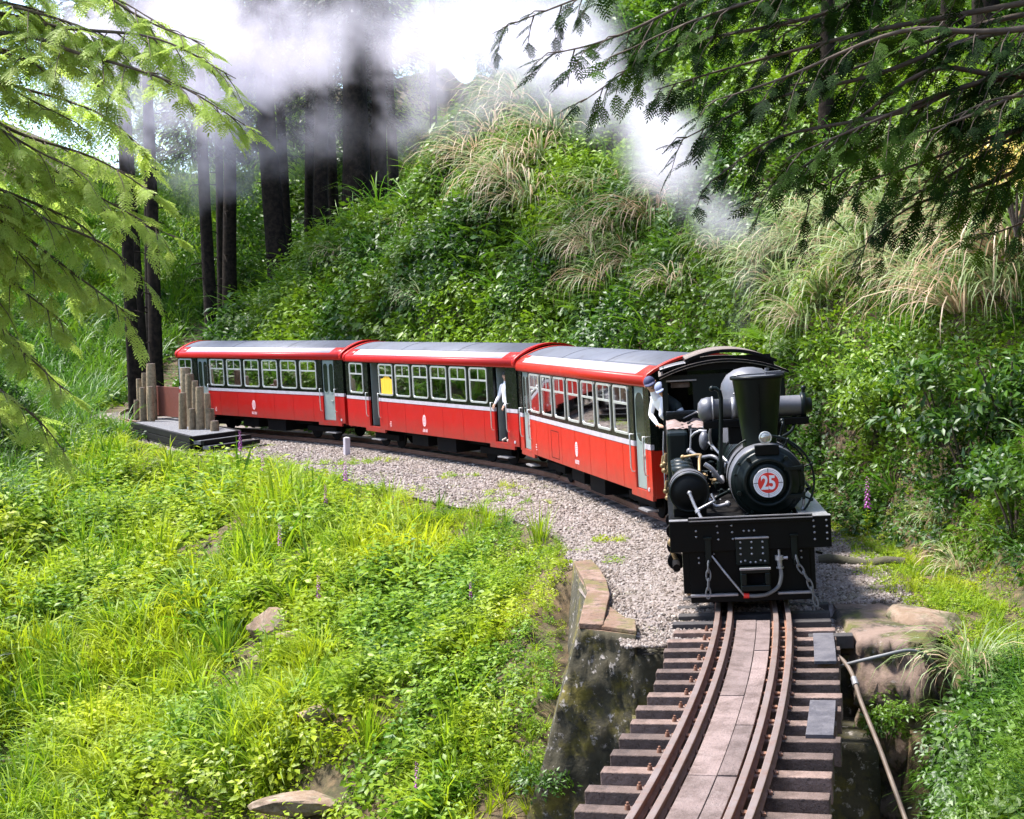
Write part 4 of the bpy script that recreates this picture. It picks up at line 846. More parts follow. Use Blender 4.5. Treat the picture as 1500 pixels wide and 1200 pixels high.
# cab
def wall_hole(mb, x0, x1, z0, z1, holes, y0, y1):
    xsx = sorted({x0, x1, *[h[0] for h in holes], *[h[1] for h in holes]}); zs = sorted({z0, z1, *[h[2] for h in holes], *[h[3] for h in holes]})
    for i in range(len(xsx) - 1):
        for j in range(len(zs) - 1):
            cx, cz = (xsx[i] + xsx[i + 1]) / 2, (zs[j] + zs[j + 1]) / 2
            if any(h[0] < cx < h[1] and h[2] < cz < h[3] for h in holes): continue
            yield (xsx[i], y0, zs[j]), (xsx[i + 1], y1, zs[j + 1])
mb = MB()
for a, b in wall_hole(mb, -.905, .905, .95, 2.60, [(-.84, -.46, 2.06, 2.50), (.46, .84, 2.06, 2.50)], 5.0, 5.05): mb.box(a, b)
cabw = LP(mb, 'cab_front', M_loco)
for sgn in (-1, 1):
    mb = MB(); x = sgn * .905
    for a, b in wall_hole(mb, 5.05, 6.9, .95, 2.60, [(5.25, 6.35, 1.80, 2.50)], 0, 0): mb.box((x - .02, a[0], a[2]), (x + .02, b[0], b[2]))
    LP(mb, 'cab_side', M_loco)
mb = MB(); mb.box((-.86, 4.985, 2.505), (-.40, 4.999, 2.53)); mb.box((-.88, 4.97, 2.0), (-.42, 4.999, 2.055)); 
LP(mb, 'window_rail', M_worn, .003, cabw)
mb = MB()
for k in range(7): mb.box((-.88, 4.94 - .01 * k, 1.93 + k * .0185 ), (-.44, 4.985 - .01 * k, 1.943 + k * .0185))
LP(mb, 'louvre_panel', M_loco, 0, cabw)
mb = MB(); mb.box((-.79, 5.2, 2.40), (-.50, 5.23, 2.48)); LP(mb, 'rolled_blind', M_dust, .01, cabw)
mb = MB(); mb.box((-.88, 5.06, .90), (.88, 6.9, .95)); mb.box((-.3, 5.06, .95), (.8, 5.5, 2.2)); mb.box((-.88, 6.86, .95), (.88, 6.9, 1.6)); mb.box((-.88, 6.86, 1.6), (-.5, 6.9, 2.6)); mb.box((.5, 6.86, 1.6), (.88, 6.9, 2.6)); LP(mb, 'cab_interior', M_dark)
def arch_sheet(x0, x1, zc, sag0, cx, y0, y1, th, n=20):
    mb = MB(); vs = []
    hw = max(abs(x0 - cx), abs(x1 - cx))
    for y in (y0, y1):
        for dz in (0, -th):
            for k in range(n + 1): x = x0 + (x1 - x0) * k / n; vs.append((x, y, zc - sag0 * ((x - cx) / hw) ** 2 + dz))
    n1 = n + 1
    for k in range(n):
        for f, m, s in (((k, k + 1, 2 * n1 + k + 1, 2 * n1 + k), 0, True), ((n1 + k, 3 * n1 + k, 3 * n1 + k + 1, n1 + k + 1), 1, True), ((k, n1 + k, n1 + k + 1, k + 1), 1, False), ((2 * n1 + k, 2 * n1 + k + 1, 3 * n1 + k + 1, 3 * n1 + k), 1, False)): mb.f.append(f); mb.m.append(m); mb.sm.append(s)
    for k in (0, n): mb.f.append((k, 2 * n1 + k, 3 * n1 + k, n1 + k)); mb.m.append(1); mb.sm.append(False)
    mb.v = vs; return mb
LP(arch_sheet(-.97, .97, 2.82, .22, 0, 4.72, 7.0, .035), 'cab_roof', [M_dust, M_loco2])
LP(arch_sheet(-.56, .80, 2.965, .19, .05, 4.80, 6.9, .05), 'roof_monitor', [M_dust, M_loco2])
mb = MB(); mb.box((-.54, 4.86, 2.66), (-.50, 6.85, 2.80)); mb.box((.72, 4.86, 2.62), (.76, 6.85, 2.78)); mb.box((-.5, 4.9, 2.66), (.72, 4.93, 2.86)); LP(mb, 'monitor_wall', M_loco2)
mb = arch_sheet(-.95, -.55, 2.80, .10, -.30, 4.82, 6.0, .04); LP(mb, 'roof_hatch', [M_jack, M_loco2])
mb = MB(); mb.box((-.90, 4.9, 2.60), (-.87, 6.0, 2.72)); mb.box((-.60, 4.9, 2.66), (-.57, 6.0, 2.77)); LP(mb, 'hatch_side', M_loco2)
mb = MB(); mb.tube([(x, 4.74, 2.785 - .22 * (x / .97) ** 2) for x in np.linspace(-.96, .96, 17)], .013, 6); LP(mb, 'roof_bead', M_worn)
mb = MB(); mb.tube([(-.93, 5.08, 1.75), (-.95, 5.08, 1.5), (-.95, 5.08, .9)], .014, 6); LP(mb, 'cab_handrail', M_worn)
mb = MB(); mb.box((-.88, 6.95, .60), (.88, 7.12, 1.5)); LP(mb, 'rear_bunker', M_loco2, .01)

# ------------------------------------------------------------------ people
def person(name, J, mw, label, zones, cap=None, hair=True, face=(0, -1, 0)):
    """J: joint -> (x, y, z); one continuous skinned body. face: direction the person looks"""
    V = []; Rd = []; E = []; nm = {}; zone = []
    def add(k, p, r, z): nm[k] = len(V); V.append(Vector(p)); Rd.append(r); zone.append(z); return nm[k]
    def edge(a, b): E.append((nm[a], nm[b]))
    pel, chest, neck, head = (Vector(J[k]) for k in ('pelvis', 'chest', 'neck', 'head'))
    fw = Vector(face).normalized(); up = (head - neck).normalized()
    add('pelvis', pel, (.155, .115), 'leg'); add('waist', pel.lerp(chest, .45), (.145, .10), 'torso'); edge('pelvis', 'waist')
    add('chest', chest, (.175, .115), 'torso'); edge('waist', 'chest'); add('neckb', neck - up * .02, (.075, .07), 'torso'); edge('chest', 'neckb')
    add('neck', neck + up * .04, (.052, .052), 'skin'); edge('neckb', 'neck')
    add('jaw', head - up * .05 + fw * .012, (.066, .074), 'skin'); edge('neck', 'jaw'); add('skull', head + up * .03, (.076, .094), 'skin'); edge('jaw', 'skull'); add('crown', head + up * .095, (.055, .068), 'hair'); edge('skull', 'crown')
    for sd in ('l', 'r'):
        sh, el, wr = (Vector(J[k + sd]) for k in ('shoulder_', 'elbow_', 'wrist_'))
        add('sh' + sd, sh, (.062, .062), 'torso'); edge('chest', 'sh' + sd); add('ua' + sd, sh.lerp(el, .5), (.052, .052), 'sleeve'); edge('sh' + sd, 'ua' + sd)
        add('el' + sd, el, (.044, .044), 'sleeve'); edge('ua' + sd, 'el' + sd); add('fa' + sd, el.lerp(wr, .45), (.042, .042), 'sleeve'); edge('el' + sd, 'fa' + sd)
        add('wr' + sd, wr, (.029, .026), 'cuff'); edge('fa' + sd, 'wr' + sd)
        hd = (Vector(J['hand_' + sd]) - wr).normalized() if 'hand_' + sd in J else (wr - el).normalized()
        add('pm' + sd, wr + hd * .07, (.038, .018), 'skin'); edge('wr' + sd, 'pm' + sd)
        si = hd.cross(Vector((0, 0, 1)));  si = si.normalized() if si.length > .1 else Vector((1, 0, 0)); cu = si.cross(hd)
        for k in range(4):
            o = (k - 1.5) * .02; ln = (.062, .074, .070, .055)[k]; b = wr + hd * .10 + si * o
            add(f'f{k}{sd}', b, (.010, .010), 'skin'); edge('pm' + sd, f'f{k}{sd}'); add(f'g{k}{sd}', b + hd * ln * .55 - cu * .014, (.009, .009), 'skin'); edge(f'f{k}{sd}', f'g{k}{sd}'); add(f'h{k}{sd}', b + hd * ln * .8 - cu * .04, (.008, .008), 'skin'); edge(f'g{k}{sd}', f'h{k}{sd}')
        t = wr + hd * .04 + si * .035; add('t' + sd, t, (.012, .012), 'skin'); edge('pm' + sd, 't' + sd); add('tt' + sd, t + hd * .045 + si * .02 - cu * .012, (.010, .010), 'skin'); edge('t' + sd, 'tt' + sd)
        hp, kn, an = (Vector(J[k + sd]) for k in ('hip_', 'knee_', 'ankle_'))
        add('hp' + sd, hp, (.092, .095), 'leg'); edge('pelvis', 'hp' + sd); add('th' + sd, hp.lerp(kn, .5), (.082, .082), 'leg'); edge('hp' + sd, 'th' + sd); add('kn' + sd, kn, (.060, .060), 'leg'); edge('th' + sd, 'kn' + sd)
        add('ca' + sd, kn.lerp(an, .4), (.058, .058), 'leg'); edge('kn' + sd, 'ca' + sd); add('an' + sd, an, (.045, .045), 'leg'); edge('ca' + sd, 'an' + sd)
        ff = Vector(J.get('toe', (fw.x, fw.y, 0))).normalized(); add('ft' + sd, an + ff * .10 - Vector((0, 0, .045)), (.040, .035), 'shoe'); edge('an' + sd, 'ft' + sd); add('to' + sd, an + ff * .18 - Vector((0, 0, .055)), (.036, .025), 'shoe'); edge('ft' + sd, 'to' + sd)
    me = bpy.data.meshes.new(name); me.from_pydata(V, E, []); o = bpy.data.objects.new(name, me); COL.objects.link(o)
    sk = o.modifiers.new('skin', 'SKIN'); 
    for i, r in enumerate(Rd): me.skin_vertices[0].data[i].radius = r; me.skin_vertices[0].data[i].use_root = (i == 0)
    ss = o.modifiers.new('sub', 'SUBSURF'); ss.levels = 2; ss.render_levels = 2
    bpy.context.view_layer.update(); nm_ = bpy.data.meshes.new_from_object(o.evaluated_get(bpy.context.evaluated_depsgraph_get())); bpy.data.objects.remove(o)
    keys = ['skin', 'torso', 'sleeve', 'cuff', 'leg', 'shoe', 'hair']; nm_.materials.clear()
    for k in keys: nm_.materials.append(zones.get(k, M_skin))
    P = np.array([v[:] for v in V])
    for f in nm_.polygons:
        c = np.array(f.center); best = None; bd = 9
        for (a, b) in E:
            ab_ = P[b] - P[a]; t = np.clip(np.dot(c - P[a], ab_) / max(np.dot(ab_, ab_), 1e-9), 0, 1); dd = np.linalg.norm(c - P[a] - ab_ * t) - (Rd[a][0] * (1 - t) + Rd[b][0] * t)
            if dd < bd: bd = dd; best = zone[b] if t > .5 else zone[a]
        f.material_index = keys.index(best); f.use_smooth = True
    o = bpy.data.objects.new(name, nm_); COL.objects.link(o); o.matrix_world = mw; tag(o, label, 'person')
    side_ = fw.cross(up).normalized(); hc = head + up * .03
    fa = MB(); fa.sphere(hc + fw * .098 - up * .035, .016, 8, sc=(1, 1, 1.5)); fa.sphere(hc + side_ * .088 - up * .02, .022, 8, sc=(.6, .8, 1.3)); fa.sphere(hc - side_ * .088 - up * .02, .022, 8, sc=(.6, .8, 1.3)); fa.build('nose_and_ears', M_skin, o)
    ey = MB()
    for s in (-1, 1): ey.sphere(hc + fw * .088 + side_ * (s * .033), .009, 6)
    ey.box(tuple(hc + fw * .090 - up * .075 - Vector((.02, .006, .004))), tuple(hc + fw * .090 - up * .075 + Vector((.02, .006, .004)))); ey.build('eyes_and_mouth', M_hair, o)
    if cap is not None:
        c = MB(); n = 14; vs = []
        q = Matrix((side_, fw, up)).transposed()
        for i in range(6):
            a = R(90 * i / 5)
            for j in range(n): t = 2 * math.pi * j / n; vs.append(hc + q @ Vector((.094 * math.cos(a) * math.cos(t), .108 * math.cos(a) * math.sin(t), .015 + .10 * math.sin(a))))
        c.add(vs, [(i * n + j, i * n + (j + 1) % n, (i + 1) * n + (j + 1) % n, (i + 1) * n + j) for i in range(5) for j in range(n)], 0, True)
        vs = []
        for k in range(9):
            t = R(20 + 140 * k / 8); vs += [hc + q @ Vector((.094 * math.cos(t), .106 * math.sin(t), .022)), hc + q @ Vector((.090 * math.cos(t), .106 * math.sin(t) + .085 * math.sin(t), -.005)), hc + q @ Vector((.088 * math.cos(t), .106 * math.sin(t) + .08 * math.sin(t), -.012))]
        c.add(vs, [f for k in range(8) for f in ((3 * k, 3 * k + 3, 3 * k + 4, 3 * k + 1), (3 * k + 1, 3 * k + 4, 3 * k + 5, 3 * k + 2), (3 * k + 2, 3 * k + 5, 3 * k + 3, 3 * k))], 0, True)
        c.build('cap', cap, o)
    elif hair:
        c = MB(); q = Matrix((side_, fw, up)).transposed(); n = 14; vs = []
        for i in range(6):
            a = R(-5 + 95 * i / 5)
            for j in range(n): t = 2 * math.pi * j / n; vs.append(hc + q @ Vector((.092 * math.cos(a) * math.cos(t), .108 * math.cos(a) * math.sin(t) - .012, .03 + .095 * math.sin(a) - (.05 if math.sin(t) < 0 and i == 0 else 0))))
        c.add(vs, [(i * n + j, i * n + (j + 1) % n, (i + 1) * n + (j + 1) % n, (i + 1) * n + j) for i in range(5) for j in range(n)], 0, True); c.build('hair', M_hair, o)
    return o
shirt = dict(torso=M_shirt, sleeve=M_shirt, cuff=M_shirt, leg=M_trou, shoe=M_hair, hair=M_hair)
drv = person('person', dict(pelvis=(-.66, 5.82, 1.72), chest=(-.93, 5.66, 2.14), neck=(-1.05, 5.56, 2.33), head=(-1.10, 5.52, 2.455),
    shoulder_l=(-1.06, 5.80, 2.20), elbow_l=(-1.12, 5.78, 1.96), wrist_l=(-1.02, 5.45, 1.83), hand_l=(-.95, 5.3, 1.82), shoulder_r=(-.90, 5.44, 2.22), elbow_r=(-.96, 5.32, 1.98), wrist_r=(-.82, 5.42, 1.86), hand_r=(-.74, 5.4, 1.84),
    hip_l=(-.62, 5.93, 1.68), hip_r=(-.62, 5.74, 1.68), knee_l=(-.66, 5.92, 1.36), knee_r=(-.66, 5.74, 1.36), ankle_l=(-.62, 5.96, 1.03), ankle_r=(-.62, 5.78, 1.03)), LM,
    'driver in white shirt and navy cap leaning out of the locomotive cab', shirt, cap=M_cap, face=(.10, -1, -.18))
fire = person('person', dict(pelvis=(-.60, 5.32, 1.62), chest=(-.76, 5.26, 2.08), neck=(-.86, 5.20, 2.26), head=(-.925, 5.17, 2.375),
    shoulder_l=(-.80, 5.44, 2.14), elbow_l=(-.72, 5.52, 1.90), wrist_l=(-.55, 5.42, 1.80), shoulder_r=(-.70, 5.12, 2.14), elbow_r=(-.60, 5.1, 1.90), wrist_r=(-.42, 5.2, 1.85),
    hip_l=(-.58, 5.42, 1.58), hip_r=(-.58, 5.24, 1.58), knee_l=(-.62, 5.40, 1.28), knee_r=(-.62, 5.22, 1.28), ankle_l=(-.6, 5.44, 1.03), ankle_r=(-.6, 5.26, 1.03)), LM,
    'second crew member in grey-blue cap looking out just ahead of the driver', dict(shirt, torso=M_vest), cap=M_cap2, face=(-.1, -1, -.25))
cond = person('person', dict(pelvis=(-.74, .80, 1.46), chest=(-.77, .79, 1.83), neck=(-.79, .78, 2.02), head=(-.80, .76, 2.13),
    shoulder_l=(-.80, .97, 1.93), elbow_l=(-.86, 1.03, 1.68), wrist_l=(-.99, 1.0, 1.52), shoulder_r=(-.78, .60, 1.93), elbow_r=(-.80, .57, 1.68), wrist_r=(-.97, .58, 1.50),
    hip_l=(-.75, .89, 1.42), hip_r=(-.75, .71, 1.42), knee_l=(-.77, .90, 1.04), knee_r=(-.77, .70, 1.04), ankle_l=(-.76, .90, .69), ankle_r=(-.76, .68, .69), toe=(-1, -.2, 0)), frame_mat(1.023, 33.648, .539, .029),
    'conductor in white shirt and dark trousers standing in the open carriage doorway', dict(shirt, shoe=M_shoe), cap=None, face=(-.75, -.65, 0))

# ------------------------------------------------------------------ log sign on its gravel platform, marker post, log, hoses
PZ = .25
dk = [on_plane(194, 619, PZ), on_plane(281, 640, PZ), on_plane(351, 631, PZ)]; dk.append(dk[0] + dk[2] - dk[1]); dk = [np.array(p[:2]) for p in dk]
DC = sum(dk) / 4; pf = empty('gravel_platform', loc=(DC[0], DC[1], -.2)); tag(pf, 'low gravel platform edged with black timbers, steps at one side', 'platform')
bpy.context.view_layer.update()
def dl(mb): mb.v = [(x - DC[0], y - DC[1], z + .2) for x, y, z in mb.v]; return mb
mb = MB(); mb.add([(*(DC + (p - DC) * .97), z) for z in (-.6, PZ) for p in dk], [(0, 1, 2, 3)[::-1], (4, 5, 6, 7), (0, 1, 5, 4), (1, 2, 6, 5), (2, 3, 7, 6), (3, 0, 4, 7)]); M_dgrav = mat('grey_gravel', (.09, .09, .10), .95, col2=(.19, .19, .20), nscale=18, namt=1, bump=1.0, bscale=40, stains=[((.05, .05, .05), 30, .55, .65, .8)]); dl(mb).build('gravel_fill', M_dgrav, pf)
for i in range(4):
    a, b = dk[i], dk[(i + 1) % 4]
    for k, z in enumerate((-.45, -.25, -.05, .15)):
        mb = MB(); mb.bar((*a, z + .02), (*b, z + .02), .13, .185); dl(mb).build('edge_timber', M_blackwood, pf, bevel=.012)
dirn = -(dk[3] - dk[2]); dirn = dirn / np.linalg.norm(dirn); nrm_ = np.array([dk[2][1] - dk[1][1], -(dk[2][0] - dk[1][0])]); nrm_ /= np.linalg.norm(nrm_)
for k in range(3):
    off = nrm_ * (.05 + .32 * (k + 1)); z = PZ - .14 * (k + 1); a = dk[1] + off; b = dk[2] + off
    mb = MB(); mb.bar((*a, z - .03), (*b, z - .03), .12, .13); st_ = dl(mb).build('step_timber', M_blackwood, pf, bevel=.012)
    mb = MB(); a2 = a - nrm_ * .19; b2 = b - nrm_ * .19; mb.bar((*a2, z - .03), (*b2, z - .03), .24, .10); dl(mb).build('step_gravel', M_dgrav, pf)
sg = empty('log_sign', loc=(DC[0], DC[1], PZ)); tag(sg, 'brown signboard held between two clusters of upright cut logs', 'sign'); bpy.context.view_layer.update()
def zz(x, y): return x / 3.53, 440 + y / 3.53
rg = random.Random(8)
for x0, x1, top_, base, deep in [(692, 720, 515, 620, 0), (710, 738, 405, 612, .35), (736, 766, 375, 606, .45), (723, 759, 450, 626, 0), (763, 813, 327, 616, .15), (766, 800, 445, 626, -.1),
                           (937, 990, 348, 640, .5), (925, 965, 478, 666, 0), (967, 1012, 380, 652, .3), (995, 1030, 415, 655, .3), (1013, 1057, 447, 668, 0), (975, 1010, 560, 669, -.05), (1055, 1095, 480, 660, .3), (1065, 1095, 560, 668, 0), (1086, 1114, 560, 664, .2), (1090, 1132, 623, 676, 0)]:
    u0, vb = zz((x0 + x1) / 2, base); p = on_plane(u0, vb, PZ); sc_ = FPX / p[1]; r_l = (x1 - x0) / 3.53 / sc_ / 2; h = (base - top_) / 3.53 / sc_
    mb = MB(); n = 14; rings = 9; vs = []
    for k in range(rings):
        t = k / (rings - 1)
        for j in range(n):
            a = 2 * math.pi * j / n; r2 = r_l * (1.06 - .1 * t) * (1 + .05 * math.sin(3 * a + x0) + .03 * math.sin(7 * a + t * 5)) * (.94 if k == rings - 1 else 1)
            vs.append((r2 * math.cos(a) + .02 * t * math.sin(x0), r2 * math.sin(a), h * t + (rg.uniform(-.006, .006) if 0 < k < rings - 1 else 0)))
    mb.add(vs, [(i * n + j, i * n + (j + 1) % n, (i + 1) * n + (j + 1) % n, (i + 1) * n + j) for i in range(rings - 1) for j in range(n)], 0, True); mb.add(vs[-n:], [tuple(range(n))], 1)
    o = mb.build('log_post', [M_post, M_walk], sg); o.location = (p[0] - DC[0], p[1] - DC[1], 0)
a = on_plane(*zz(806, 612), PZ); b = on_plane(*zz(940, 626), PZ); hb = (580 - 428) / 3.53 / (FPX / a[1])
mb = MB(); mb.bar((a[0] - DC[0], a[1] - DC[1], .12 + hb / 2), (b[0] - DC[0], b[1] - DC[1], .12 + hb / 2), .06, hb); mb.build('sign_board', M_board, sg, bevel=.01)
p = on_plane(508, 668, -.2); mb = MB(); mb.box((-.075, -.075, -.1), (.075, .075, .50)); mb.add([(-.075, -.075, .50), (.075, -.075, .50), (.075, .075, .50), (-.075, .075, .50), (0, 0, .53)], [(0, 1, 4), (1, 2, 4), (2, 3, 4), (3, 0, 4)])
o = mb.build('marker_post', M_white, None, bevel=.008); o.location = p; o.rotation_euler = (0, .02, .5); tag(o, 'short square white marker post standing in the gravel', 'marker post')
a = on_plane(1200, 822, -.05); b = on_plane(1325, 826, -.05); mb = MB(); n = 9
mb.tube([tuple(np.array(a) + (np.array(b) - np.array(a)) * k / n + np.array([0, 0, .03 * math.sin(k)])) for k in range(n + 1)], [.075 + .01 * math.sin(k * 2.1) for k in range(n + 1)], 12)
o = mb.build('fallen_log', M_log); tag(o, 'dark fallen log lying across the moss right beside the locomotive', 'log')
hA = [at(1205, 957, 15.3), at(1228, 962, 15.0), at(1247, 985, 14.7), at(1262, 1030, 14.2), at(1290, 1100, 13.6), at(1330, 1210, 12.8), at(1360, 1290, 12.2)]
mb = MB(); mb.tube(catmull(hA, 8), .023, 10); o = mb.build('water_pipe', mat('brown_pipe', (.10, .07, .05), .6, col2=(.17, .13, .10), nscale=6)); tag(o, 'brown water pipe running down from the sleepers past the abutment', 'pipe')
j = MB(); p = np.array(catmull(hA, 8)[18]); q = np.array(catmull(hA, 8)[20]); j.cyl(p, q, .034, .034, 12); j.build('pipe_joint', M_worn, o)
hB = [at(1212, 982, 15.1), at(1245, 972, 14.8), at(1290, 961, 14.6), at(1330, 953, 14.6), at(1355, 960, 14.7), at(1372, 978, 14.9), at(1380, 990, 15.2)]
mb = MB(); mb.tube(catmull(hB, 8), .018, 10); o = mb.build('black_hose', M_hose); tag(o, 'black rubber hose looping over the stone abutment', 'hose')
ROCKS = []
for i, (u, v, sx, sy, sz, lab) in enumerate([(402, 925, .55, .42, .36, 'largest brown boulder half buried in the grass bank'), (425, 950, .34, .32, .25, 'pale rock just below the largest boulder on the bank'), (392, 975, .36, .3, .22, 'low tan rock at the foot of the rock group on the bank'),
                                            (466, 1062, .30, .24, .22, 'small pale wedge-shaped rock in dry grass on the bank'), (462, 1180, .95, .5, .15, 'long flat stone slab sloping out of the grass bank'), (530, 970, .26, .2, .14, 'flat pale stone among dry grass tufts on the bank')]):
    p = ground_hit(u, v); ROCKS.append((p[0], p[1], max(sx, sy) * (.8 if i != 4 else .5))); rock('rock', (p[0], p[1], p[2] + sz * (.2 if i != 4 else -.3)), sx, sy, sz, 11 + i, lab, rot=.7 if i == 4 else i)
p = on_plane(1352, 908, -.1); rock('rock', (p[0], p[1], -.12), .42, .5, .2, 31, 'flat brown rock in the grass behind the stone abutment', .4)

# ------------------------------------------------------------------ vegetation: shapes
class Veg:
    def __init__(s, seed): s.V = []; s.F = []; s.var = []; s.n = 0; s.r = np.random.RandomState(seed)
    def put(s, V, F, var): s.V.append(np.asarray(V)); s.F.append(np.asarray(F) + s.n); s.var.append(np.full(len(V), var)); s.n += len(V)
    def blade(s, base, az, L, w, lean, droop, n=4, var=.5, twist=0.0):
        t = np.linspace(0, 1, n + 1); ang = lean + droop * t ** 1.5; seg = L / n
        r = np.concatenate([[0], np.cumsum(np.sin(ang[:-1] + np.diff(ang) / 2) * seg)]); z = np.concatenate([[0], np.cumsum(np.cos(ang[:-1] + np.diff(ang) / 2) * seg)])
        c = np.stack([base[0] + r * math.cos(az), base[1] + r * math.sin(az), base[2] + z], 1); sd = np.array([-math.sin(az), math.cos(az), twist])
        ww = w * np.clip(1.15 - t, 0, 1) ** .6 * np.where(t == 0, .7, 1); ww[-1] = 0.0006
        V = np.concatenate([c - sd * ww[:, None] / 2, c + sd * ww[:, None] / 2]); k = n + 1; F = []
        for i in range(n): F += [(i, k + i, k + i + 1), (i, k + i + 1, i + 1)]
        s.put(V, F, var)
    def leaf(s, p, d, nrm, L, w, var, fold=.25):
        p = np.asarray(p, float); d = d / np.linalg.norm(d); sd = np.cross(d, nrm); ln = np.linalg.norm(sd)
        sd = sd / ln if ln > 1e-4 else np.array([1., 0, 0]); up = np.cross(sd, d)
        m = p + d * L * .45
        V = [p, m + sd * w / 2 + up * w * fold * .5, m - sd * w / 2 + up * w * fold * .5, p + d * L - up * L * .12, m]
        s.put(V, [(0, 1, 4), (0, 4, 2), (4, 1, 3), (4, 3, 2)], var)
    def arrays(s): return np.concatenate(s.V), np.concatenate(s.F), np.concatenate(s.var)
    def mesh(s, name, m):
        V, F, var = s.arrays(); return mesh_np(name, V, F, m, {'var': ('POINT', 'FLOAT', var.astype(np.float32))})
PROTO = bpy.data.collections.new('plant_shapes')
def proto(name, me):
    o = bpy.data.objects.new(name, me); return o
def tuft(seed, n=26, L=(.25, .55), w=.012, droop=(.5, 1.6), spread=.07, m=None, lean=(.05, .5)):
    g = Veg(seed)
    for k in range(n):
        a = g.r.uniform(0, 2 * math.pi); rr = spread * math.sqrt(g.r.rand()); b = (rr * math.cos(a), rr * math.sin(a), -.03)
        g.blade(b, a + g.r.uniform(-.7, .7), g.r.uniform(*L), w * g.r.uniform(.7, 1.3), g.r.uniform(*lean), g.r.uniform(*droop), 4, g.r.rand(), g.r.uniform(-.4, .4))
    return g.mesh('grass_tuft', m)
def clump(seed, n=46, rad=.26, h=.22, L=(.05, .09), asp=.55, m=None, stems=True):
    g = Veg(seed)
    for k in range(n):
        a = g.r.uniform(0, 2 * math.pi); e = math.asin(g.r.uniform(.05, 1)); q = g.r.uniform(.55, 1) ; nrm = np.array([math.cos(a) * math.cos(e), math.sin(a) * math.cos(e), math.sin(e) + .25])
        p = np.array([nrm[0] * rad * q, nrm[1] * rad * q, (math.sin(e)) * h * q + .01]); t = g.r.uniform(0, 2 * math.pi)
        d = np.array([math.cos(a) * .8 + math.cos(t) * .7, math.sin(a) * .8 + math.sin(t) * .7, g.r.uniform(-.45, .45)])
        l = g.r.uniform(*L); g.leaf(p, d, nrm + g.r.normal(0, .35, 3), l, l * asp, g.r.rand())
    return g.mesh('leaf_clump', m)
def stalky(seed, n=7, H=(.25, .5), m=None, L=(.06, .10)):
    g = Veg(seed)
    for k in range(n):
        a = g.r.uniform(0, 6.28); h = g.r.uniform(*H); b = np.array([.1 * math.cos(a), .1 * math.sin(a), -.02]); tip = b + np.array([math.cos(a) * h * .35, math.sin(a) * h * .35, h]); g.blade(b, a, h, .008, .1, .5, 3, .1)
        for j in range(9):
            t = .25 + .75 * j / 8; p = b + (tip - b) * t; az = j * 2.4 + a; l = g.r.uniform(*L) * (1.15 - .5 * t)
            g.leaf(p, np.array([math.cos(az), math.sin(az), .25]), np.array([0, 0, 1.]) + g.r.normal(0, .2, 3), l, l * .5, g.r.rand())
    return g.mesh('leafy_stems', m)
GN = {}
def scatter(name, P, rot, scl, idx, protos, label, cat, group=None):
    col = bpy.data.collections.new(name + '_shapes')
    for i, me in enumerate(protos): col.objects.link(bpy.data.objects.new(f'{name}_shape_{i:02d}', me))
    me = bpy.data.meshes.new(name); P = np.asarray(P, np.float32); me.vertices.add(len(P)); me.vertices.foreach_set('co', P.ravel())
    for n_, ty, arr, f in (('rot', 'FLOAT_VECTOR', rot, 'vector'), ('scl', 'FLOAT', scl, 'value'), ('idx', 'INT', idx, 'value')):
        a = me.attributes.new(n_, ty, 'POINT'); a.data.foreach_set(f, np.asarray(arr, np.int32 if ty == 'INT' else np.float32).ravel())
    me.update(); o = bpy.data.objects.new(name, me); COL.objects.link(o)
    ng = bpy.data.node_groups.new(name, 'GeometryNodeTree'); ng.interface.new_socket('Geometry', in_out='INPUT', socket_type='NodeSocketGeometry'); ng.interface.new_socket('Geometry', in_out='OUTPUT', socket_type='NodeSocketGeometry')
    N = ng.nodes; L = ng.links; gi = N.new('NodeGroupInput'); go = N.new('NodeGroupOutput'); ip = N.new('GeometryNodeInstanceOnPoints'); ci = N.new('GeometryNodeCollectionInfo')
    ci.inputs['Collection'].default_value = col; ci.inputs['Separate Children'].default_value = True; ci.inputs['Reset Children'].default_value = True
    def na(n_, ty):
        x = N.new('GeometryNodeInputNamedAttribute'); x.data_type = ty; x.inputs['Name'].default_value = n_; return x.outputs['Attribute']
    er = N.new('FunctionNodeEulerToRotation'); L.new(na('rot', 'FLOAT_VECTOR'), er.inputs[0])
    L.new(gi.outputs[0], ip.inputs['Points']); L.new(ci.outputs[0], ip.inputs['Instance']); ip.inputs['Pick Instance'].default_value = True
    L.new(na('idx', 'INT'), ip.inputs['Instance Index']); L.new(er.outputs[0], ip.inputs['Rotation']); L.new(na('scl', 'FLOAT'), ip.inputs['Scale']); L.new(ip.outputs[0], go.inputs[0])
    md = o.modifiers.new('scatter', 'NODES'); md.node_group = ng
    tag(o, label, cat, group, 'stuff'); return o
rng = np.random.RandomState(77)
def slope_rot(P, tilt=.6):
    e = .25; zx = (hz(P[:, 0] + e, P[:, 1]) - hz(P[:, 0] - e, P[:, 1])) / (2 * e); zy = (hz(P[:, 0], P[:, 1] + e) - hz(P[:, 0], P[:, 1] - e)) / (2 * e)
    g = np.hypot(zx, zy); k = np.minimum(tilt, 1.0) * np.arctan(np.clip(g, 0, 3)) / np.maximum(g, 1e-4)
    # small-angle euler for tilting z towards the downhill normal (-zx, -zy, 1)
    rx = -(-zy) * k; ry = (-zx) * k
    return rx, ry, np.sqrt(1 + np.minimum(g, 2.5) ** 2)
